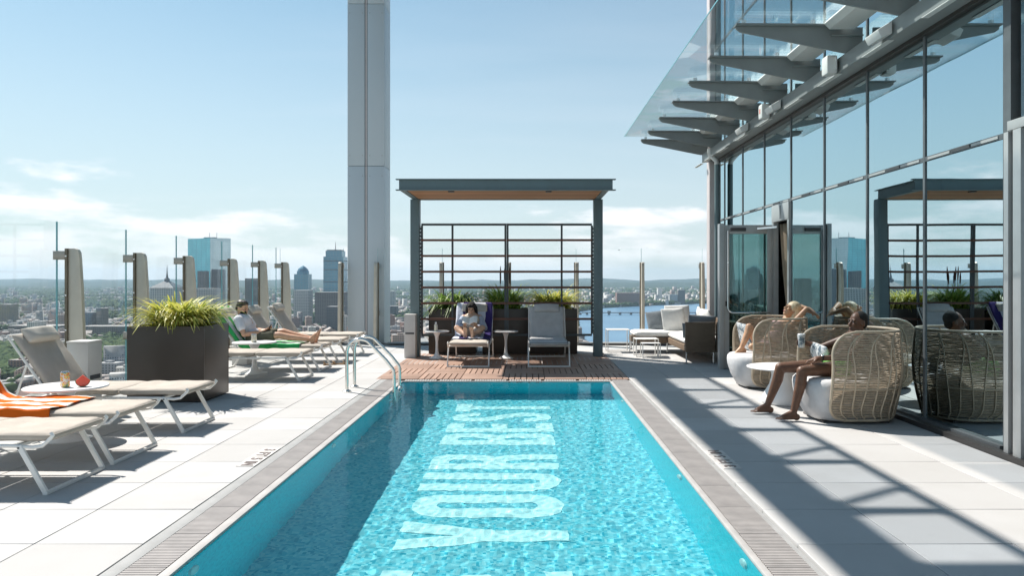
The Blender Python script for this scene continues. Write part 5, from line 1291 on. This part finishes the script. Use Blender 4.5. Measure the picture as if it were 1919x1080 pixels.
for lab, loc, eul, s1, mat in (('large white pillow standing upright at the corner of the sofa chaise', (2.88, 14.85, .62), (0.25, 1.35, -1.1), .46, 'sofa_white'), ('blue-grey pillow leaning left of the large white pillow', (2.62, 15.12, .59), (.3, 1.1, -1.35), .42, 'sofa_grey'),
      ('white back pillow behind the large white pillow', (3.02, 15.18, .66), (.1, 1.35, -1.45), .48, 'sofa_white'), ('white pillow leaning on the sofa back above the arm panel', (3.30, 13.8, .66), (0, 1.25, .1), .46, 'sofa_white'), ('white rumpled pillow next to the door post', (3.34, 14.35, .68), (0, 1.2, -.15), .46, 'sofa_white'),
      ('dark grey pillow behind the wicker arm panel', (3.0, 13.0, .60), (.15, 1.2, 1.5), .44, 'sofa_grey'), ('grey pillow on the seat end beside the arm panel', (2.84, 13.0, .52), (.2, 1.0, 1.3), .32, 'sofa_grey')):
    pillow('sofa_pillow', lab, 'pillow', loc, eul, s1, s1*1.05, .15, mat, pg2, seed=s1*9+loc[0])
def wire_table(label, loc, w, d, h):
    r = thing('wire_table', label, 'side table', loc, 0, 'small white wire side tables')
    MB().box(-w/2, w/2, -d/2, d/2, h-.012, h).build('table_top', 'white_paint', r, bevel=.003)
    for a in (-1, 1):
        for c in (-1, 1): MB().box(a*(w/2-.008)-.008, a*(w/2-.008)+.008, c*(d/2-.008)-.008, c*(d/2-.008)+.008, .012, h-.013).build('leg', 'white_paint', r)
        MB().box(-w/2, w/2, a*(d/2-.008)-.006, a*(d/2-.008)+.006, 0, .0115).build('foot_rail', 'white_paint', r)
wire_table('white wire side table standing alone by the pergola post', (1.78, 14.86, 0), .44, .40, .44)
wire_table('larger of the two nested white wire tables before the sofa', (2.20, 14.0, 0), .42, .36, .33)
wire_table('smaller of the two nested white wire tables before the sofa', (2.24, 13.74, 0), .33, .28, .27)
for k, (px, py) in enumerate(((1160, 469), (1235, 472))):
    Yq = 160.0; r = thing('bird', 'small dark bird in the sky right of the pergola, %s of the two' % ('left' if k == 0 else 'right'), 'bird', (PX(px, Yq), Yq, PZ(py, Yq)), .6+k, 'birds in the distance')
    MB().ball((0, 0, 0), .17, .06, .06).build('body', 'bird_dark', r, smooth=True); MB().add([(.06, 0, .02), (-.10, 0, .02), (-.12, .36, .12), (.02, .34, .12)], [(0, 1, 2, 3)]).add([(.06, 0, .03), (-.10, 0, .03), (-.12, -.36, .12), (.02, -.34, .12)], [(3, 2, 1, 0)]).build('wing', 'bird_dark', r)

# ================================================================== people
def V3(*a): return Vector(a)
def hand(b, w, d, n, side, curl=.5, sc=1.0):
    """w wrist, d finger direction, n palm normal, side thumb side (+1/-1)"""
    d = Vector(d).normalized(); n = Vector(n); n = (n-d*n.dot(d)).normalized(); s = d.cross(n)*side
    w = Vector(w); c = w+d*.045*sc
    b.ball(c, .045*sc, .036*sc, .016*sc, d, s, n, 12, 8); b.capsule(w-d*.01, w+d*.035*sc, .024*sc, .026*sc)
    for k, (o, ln) in enumerate(((.028, .066), (.010, .074), (-.009, .070), (-.026, .056))):
        p0 = w+d*.075*sc+s*o*sc; a1 = curl*.55; a2 = curl*1.5
        p1 = p0+(d*math.cos(a1)+n*math.sin(a1))*ln*.5*sc; p2 = p1+(d*math.cos(a2)+n*math.sin(a2))*ln*.5*sc
        b.capsule(p0-d*.02*sc, p1, .0088*sc, .0082*sc, 8); b.capsule(p1, p2, .0082*sc, .007*sc, 8)
    t0 = w+d*.025*sc+s*.026*sc; t1 = t0+(d*.6+s*.6+n*.25).normalized()*.036*sc; t2 = t1+(d*.8+s*.1+n*.5).normalized()*.03*sc
    b.capsule(t0, t1, .011*sc, .0095*sc, 8); b.capsule(t1, t2, .0095*sc, .008*sc, 8)
def foot(b, ank, toe, up, sc=1.0):
    ank, toe, up = Vector(ank), Vector(toe), Vector(up).normalized(); d = (toe-ank); d.normalize()
    heel = ank-up*.045*sc-d*.035*sc; ball_ = ank+d*.115*sc-up*.045*sc; s = d.cross(up)
    b.ball(heel, .036*sc, .032*sc, .036*sc); b.capsule(ank, ball_+up*.008, .036*sc, .024*sc); b.capsule(heel, ball_-s*.018*sc, .027*sc, .020*sc); b.capsule(heel, ball_+s*.018*sc, .027*sc, .022*sc)
    for k, (o, ln, rr) in enumerate(((.028, .075, .0125), (.010, .072, .0095), (-.006, .066, .009), (-.020, .058, .0088), (-.032, .046, .0085))):
        b.capsule(ball_+s*o*sc-up*.006, ball_+s*o*.95*sc+d*ln*.78*sc-up*.012, rr*sc, rr*.85*sc, 8)
def person(label, J, sk, fwd, up, female=False, sc=1.0, hands=(), feet=(), head_s=1.0, loc=None, lips='lips', skinny=1.0):
    loc = loc or tuple(J['pelvis'])
    r = thing('person', label, 'person', loc)
    P = {k: Vector(v) for k, v in J.items()}; b = MB()
    rt = (P['shR']-P['shL']).normalized(); axis = (P['neck']-P['pelvis']).normalized(); fr = axis.cross(rt).normalized(); rt = fr.cross(axis).normalized()
    sw = (P['shR']-P['shL']).length/2; m1 = P['pelvis'].lerp(P['neck'], .38); ch = P['pelvis'].lerp(P['neck'], .70)
    hw = .165 if female else .158; wa = .112 if female else .132
    b.ball(P['pelvis'], hw, .115, .125, rt, fr, axis); b.ball(m1, wa, .092, .15, rt, fr, axis); b.ball(ch, .148 if female else .168, .105, .155, rt, fr, axis)
    b.capsule(P['shL'], P['shR'], .058); b.capsule(ch, P['neck'], .085, .055); b.capsule(m1, ch, .10, .12); b.capsule(P['pelvis'], m1, .11, .10)
    if female:
        for s in (-1, 1): b.ball(ch+rt*s*.07+fr*.075-axis*.02, .062, .058, .062, rt, fr, axis)
    f = Vector(fwd).normalized(); u = Vector(up); u = (u-f*u.dot(f)).normalized(); R_ = f.cross(u).normalized(); h = P['head']; q = head_s
    b.capsule(P['neck']-axis*.02, h-u*.05*q-f*.015*q, .055 if not female else .047, .05 if not female else .043)
    b.ball(h+u*.025*q-f*.012*q, .092*q, .073*q, .092*q, f, R_, u); b.ball(h-u*.045*q+f*.018*q, .066*q, .058*q, .068*q, f, R_, u); b.ball(h-u*.085*q+f*.052*q, .027*q, .030*q, .025*q, f, R_, u)
    b.capsule(h+f*.082*q+u*.012*q, h+f*.104*q-u*.025*q, .010*q, .0145*q, 8); b.ball(h+f*.094*q-u*.028*q, .012*q, .018*q, .010*q, f, R_, u)
    for s in (-1, 1):
        b.ball(h+R_*s*.074*q-u*.01*q-f*.012*q, .022*q, .009*q, .032*q, f, R_, u); b.ball(h+R_*s*.034*q+f*.066*q-u*.018*q, .02*q, .022*q, .02*q, f, R_, u)
        b.ball(h+R_*s*.032*q+f*.078*q+u*.028*q, .013*q, .024*q, .008*q, f, R_, u)
    b.ball(h+f*.084*q-u*.060*q, .012*q, .022*q, .009*q, f, R_, u)
    a = .9 if female else 1.0; a *= skinny
    for s in 'LR':
        b.capsule(P['sh'+s], P['el'+s], .052*a, .037*a); b.capsule(P['el'+s], P['el'+s].lerp(P['wr'+s], .35), .037*a, .038*a); b.capsule(P['el'+s].lerp(P['wr'+s], .35), P['wr'+s], .038*a, .025*a)
        b.ball(P['sh'+s], .058*a, .058*a, .058*a)
        b.capsule(P['hip'+s], P['kn'+s], .088*a, .054*a); k = P['kn'+s]; an = P['an'+s]; sh = an-k; mid = k.lerp(an, .30)
        back = sh.cross(rt).normalized(); tgt = (P['hip'+s]-k); back = back if back.dot(tgt) > 0 else -back
        b.capsule(k, mid+back*.014, .053*a, .057*a); b.capsule(mid+back*.014, an, .056*a, .033*a)
        b.capsule(P['pelvis'], P['hip'+s], .10, .09*a)
    for w, d, n, sd, cu in hands: hand(b, w, d, n, sd, cu, .95 if female else 1.03)
    for an, to, uu in feet: foot(b, an, to, uu, .92 if female else 1.0)
    body = remeshed(b, 'body', sk, r, .0075, 3, off=loc)
    for s in (-1, 1):
        MB().ball(h+R_*s*.032*q+f*.083*q+u*.010*q, .006*q, .013*q, .006*q, f, R_, u, 10, 6).build('eye', 'eye_dark', r, smooth=True, off=loc)
        MB().capsule(h+R_*s*.018*q+f*.089*q+u*.030*q, h+R_*s*.048*q+f*.078*q+u*.030*q, .0038*q, .003*q, 6).build('eyebrow', 'hair_brown' if sk != 'skin_dark' else 'hair_black', r, smooth=True, off=loc)
    MB().ball(h+f*.092*q-u*.060*q, .006*q, .023*q, .0075*q, f, R_, u, 10, 6).build('lips', lips, r, smooth=True, off=loc)
    return r, P, (f, u, R_, h, q), (rt, fr, axis, m1, ch), loc
def garment(r, nm, mat, parts, loc, voxel=.009, it=3):
    b = MB()
    for p in parts:
        if p[0] == 'c': b.capsule(*p[1:])
        else: b.ball(*p[1:])
    return remeshed(b, nm, mat, r, voxel, it, off=loc)

# ---- man with watch in the woven chair
J = dict(pelvis=(3.22, 7.80, .555), neck=(3.42, 7.82, .875), head=(3.425, 7.83, .985), shL=(3.40, 7.645, .815), shR=(3.40, 7.995, .815), elL=(3.23, 7.56, .655), wrL=(2.955, 7.61, .638), elR=(3.17, 8.14, .70), wrR=(3.045, 8.20, .735),
         hipL=(3.20, 7.70, .53), hipR=(3.20, 7.90, .53), knL=(2.755, 7.57, .515), knR=(2.665, 7.95, .505), anL=(2.69, 7.63, .085), anR=(2.56, 8.05, .085))
r, P, H, T_, loc = person('man with short dark hair in green shorts and wristwatch sitting in the woven chair', J, 'skin_dark', (-.93, -.30, .02), (0, 0, 1), hands=[((2.95, 7.61, .638), (-.9, .35, -.16), (0, .1, -1), 1, .45), ((3.04, 8.20, .735), (-.8, .1, .1), (-.2, -.9, 0), 1, .9)],
    feet=[((2.69, 7.63, .085), (2.53, 7.60, .085), (0, 0, 1)), ((2.56, 8.05, .085), (2.39, 8.02, .085), (0, 0, 1))], lips='lips_dark')
f, u, R_, h, q = H; rt, fr, ax, m1, ch = T_
garment(r, 'hair', 'hair_black', [('b', h+u*.045-f*.03, .088, .080, .078, f, R_, u), ('b', h+u*.0-f*.055, .05, .072, .07, f, R_, u)], loc, .006)
garment(r, 'shorts', 'shorts_green', [('b', P['pelvis']-ax*.01, .178, .128, .115, rt, fr, ax)]+[('c', P['hip'+s], P['hip'+s].lerp(P['kn'+s], .12), .108, .104) for s in 'LR'], loc)
MB().tube([Vector(J['wrL'])+Vector((0.015, .034*math.cos(t), .034*math.sin(t)))-Vector(loc) for t in [2*PI*k/16 for k in range(16)]], .006, 6, closed=True).build('watch_strap', 'eye_dark', r, smooth=True)
wsx = r.children[-1]
MB().ball(Vector(J['wrL'])+Vector((.015, -.02, .030)), .018, .018, .007).build('watch_face', 'alu', wsx, smooth=True, off=loc)
r = thing('drink_cup', 'pale speckled drink cup held by the man in the woven chair', 'cup', (2.965, 8.165, .695))
MB().lathe([(.030, 0), (.034, .01), (.040, .12), (.0405, .135), (.037, .135), (.032, .02), (0, .015)], 20).build('cup', 'pillow_print', r, smooth=True); MB().lathe([(.0415, .136), (.0415, .142), (.034, .150), (0, .152)], 20).build('lid', 'white_plastic', r, smooth=True)

# ---- blonde woman reclining
J = dict(pelvis=(3.18, 10.08, .53), neck=(3.50, 10.08, .885), head=(3.52, 10.06, 1.02), shL=(3.46, 9.92, .81), shR=(3.46, 10.24, .81), elL=(3.66, 9.90, 1.04), wrL=(3.79, 10.03, .985), elR=(3.62, 10.28, 1.09), wrR=(3.75, 10.10, 1.04),
         hipL=(3.14, 9.99, .52), hipR=(3.14, 10.17, .52), knR=(2.985, 10.16, .79), anR=(2.87, 10.13, .50), knL=(2.93, 9.84, .55), anL=(3.12, 10.02, .50))
r, P, H, T_, loc = person('blonde woman reclining in the woven chair with arms behind her head', J, 'skin_tan', (-.80, -.28, .52), (.52, 0, .8), True, hands=[((3.79, 10.03, .985), (.8, .3, -.35), (0, 0, -1), 1, .6), ((3.75, 10.10, 1.04), (.7, -.5, -.3), (0, 0, -1), -1, .6)],
    feet=[((2.87, 10.13, .50), (2.72, 10.10, .44), (-.3, 0, 1)), ((3.12, 10.02, .50), (3.0, 10.14, .49), (0, 0, 1))])
f, u, R_, h, q = H; rt, fr, ax, m1, ch = T_
garment(r, 'hair', 'hair_blonde', [('b', h+u*.045-f*.025, .104, .094, .094, f, R_, u), ('c', h-f*.05+R_*.06, h-f*.06-u*.16+R_*.06, .05, .035), ('c', h-f*.05-R_*.06, h-f*.06-u*.16-R_*.06, .05, .035), ('b', h-f*.07-u*.05, .06, .09, .10, f, R_, u)], loc, .007)
garment(r, 'swimsuit', 'swim_pink', [('b', P['pelvis'], .178, .125, .115, rt, fr, ax), ('b', m1, .122, .102, .14, rt, fr, ax), ('b', ch-ax*.05, .152, .112, .09, rt, fr, ax)]+[('b', ch+rt*s*.07+fr*.078-ax*.02, .068, .064, .066, rt, fr, ax) for s in (-1, 1)], loc)

# ---- woman reading under the pergola
J = dict(pelvis=(-.98, 13.34, .505), neck=(-.99, 13.50, .785), head=(-.995, 13.475, .895), shL=(-.845, 13.48, .735), shR=(-1.135, 13.48, .735), elL=(-.76, 13.38, .56), wrL=(-.885, 13.16, .60), elR=(-1.22, 13.38, .56), wrR=(-1.10, 13.16, .60),
         hipL=(-.90, 13.30, .49), hipR=(-1.07, 13.30, .49), knL=(-.77, 13.06, .585), knR=(-1.22, 13.06, .585), anL=(-.935, 12.90, .475), anR=(-1.055, 12.88, .475))
r, P, H, T_, loc = person('dark-haired woman sitting cross-legged on the pergola lounger reading a book', J, 'skin_light', (-.05, -.93, -.22), (0, -.2, 1), True, hands=[((-.885, 13.16, .60), (-.15, -.5, .5), (-.6, .3, .5), 1, .5), ((-1.10, 13.16, .60), (.15, -.5, .5), (.6, .3, .5), -1, .5)],
    feet=[((-.935, 12.90, .475), (-.945, 12.86, .595), (0, 1, .25)), ((-1.055, 12.88, .475), (-1.05, 12.84, .595), (0, 1, .25))])
f, u, R_, h, q = H; rt, fr, ax, m1, ch = T_
garment(r, 'hair', 'hair_black', [('b', h+u*.046-f*.020, .100, .088, .080, f, R_, u)]+[('c', h+f*.055+u*.075+R_*s*.02, h+f*.03+R_*s*.074+u*.0, .026, .024) for s in (-1, 1)]+[('c', h-f*.025+R_*s*.072+u*.02, h-u*.17+f*.02+R_*s*.088, .036, .034) for s in (-1, 1)]+[('c', h-u*.17+f*.02+R_*s*.088, h-u*.33+f*.06+R_*s*.085, .034, .022) for s in (-1, 1)]+[('b', h-f*.06-u*.10, .05, .09, .15, f, R_, u)], loc, .007)
garment(r, 'dress', 'dress_cream', [('b', P['pelvis'], .180, .128, .12, rt, fr, ax), ('b', m1, .124, .104, .15, rt, fr, ax), ('b', ch-ax*.02, .158, .116, .125, rt, fr, ax), ('c', P['shL']-rt*.02, P['shL'].lerp(P['neck'], .3), .03, .03)]+[('b', ch+rt*s*.07+fr*.078-ax*.02, .068, .064, .066, rt, fr, ax) for s in (-1, 1)]+[('c', P['hip'+s], P['hip'+s].lerp(P['kn'+s], .4), .105, .085) for s in 'LR'], loc)
garment(r, 'wrap_sleeves', 'wrap_blue', [p for s in 'LR' for p in (('c', P['sh'+s]+Vector((0, 0, -.01)), P['el'+s], .066, .058), ('c', P['el'+s], P['el'+s].lerp(P['wr'+s], .7), .058, .044))], loc)
r = thing('open_book', 'open white paged book held by the reading woman', 'book', (-.99, 13.075, .645))
for s in (-1, 1):
    def pg_(uu, v, s=s): return (s*uu*.125, -.075+.15*v*.75-.02, .0+.15*v*.66+.022*math.sin(uu*PI*.9)+.02*uu)
    sheet(pg_, 10, 6, .012).build('page_block', 'paper', r, smooth=True, ang=60)

# ---- masked man on the lounger
J = dict(pelvis=(-4.36, 12.0, .515), neck=(-4.545, 12.0, .845), head=(-4.525, 12.0, .965), shL=(-4.525, 12.175, .79), shR=(-4.525, 11.825, .79), elR=(-4.40, 11.73, .565), wrR=(-4.19, 11.87, .60), elL=(-4.38, 12.22, .60), wrL=(-4.17, 12.05, .61),
         hipL=(-4.33, 12.10, .505), hipR=(-4.33, 11.90, .505), knL=(-3.90, 12.09, .585), knR=(-3.90, 11.90, .545), anL=(-3.41, 12.06, .475), anR=(-3.42, 11.93, .475))
r, P, H, T_, loc = person('man in black face mask and white t-shirt lying on a lounger with a phone', J, 'skin_pale', (.86, -.30, -.38), (.38, 0, .9), hands=[((-4.19, 11.87, .60), (.75, .3, .25), (.2, .3, .6), -1, .5), ((-4.17, 12.05, .61), (.7, -.4, .25), (.2, -.2, .7), 1, .5)],
    feet=[((-3.41, 12.06, .475), (-3.37, 12.08, .60), (-1, 0, .25)), ((-3.42, 11.93, .475), (-3.36, 11.92, .60), (-1, 0, .3))])
f, u, R_, h, q = H; rt, fr, ax, m1, ch = T_
garment(r, 'hair', 'hair_brown', [('b', h+u*.062-f*.032, .094, .083, .066, f, R_, u), ('b', h-f*.062+u*.005, .048, .078, .085, f, R_, u), ('b', h+u*.096-f*.0, .062, .062, .034, f, R_, u)]+[('b', h-f*.012+R_*s*.062+u*.035, .04, .022, .04, f, R_, u) for s in (-1, 1)], loc, .006)
garment(r, 'face_mask', 'mask_black', [('b', h-u*.062+f*.050, .056, .060, .046, f, R_, u), ('b', h-u*.035+f*.085, .028, .028, .026, f, R_, u)], loc, .006)
garment(r, 't_shirt', 'shirt_white', [('b', P['pelvis']+ax*.03, .172, .128, .12, rt, fr, ax), ('b', m1, .150, .112, .16, rt, fr, ax), ('b', ch, .182, .120, .155, rt, fr, ax), ('c', P['shL'], P['shR'], .072), ('c', ch, P['neck']-ax*.02, .10, .07)]+[('c', P['sh'+s], P['sh'+s].lerp(P['el'+s], .55), .075, .066) for s in 'LR'], loc)
garment(r, 'shorts', 'shorts_olive', [('b', P['pelvis']-ax*.03, .176, .125, .10, rt, fr, ax)]+[('c', P['hip'+s], P['hip'+s].lerp(P['kn'+s], .68), .108, .088) for s in 'LR'], loc)
r = thing('smartphone', 'dark phone in the masked man\'s hands', 'phone', (-4.085, 11.955, .655), 0)
b = MB().box(-.004, .004, -.035, .035, -.07, .07); xform(b, Matrix.Rotation(.6, 4, 'Y')); b.build('case', 'phone', r, bevel=.003)
b = MB().box(-.0052, -.0042, -.032, .032, -.066, .066); xform(b, Matrix.Rotation(.6, 4, 'Y')); b.build('screen', 'eye_dark', r)
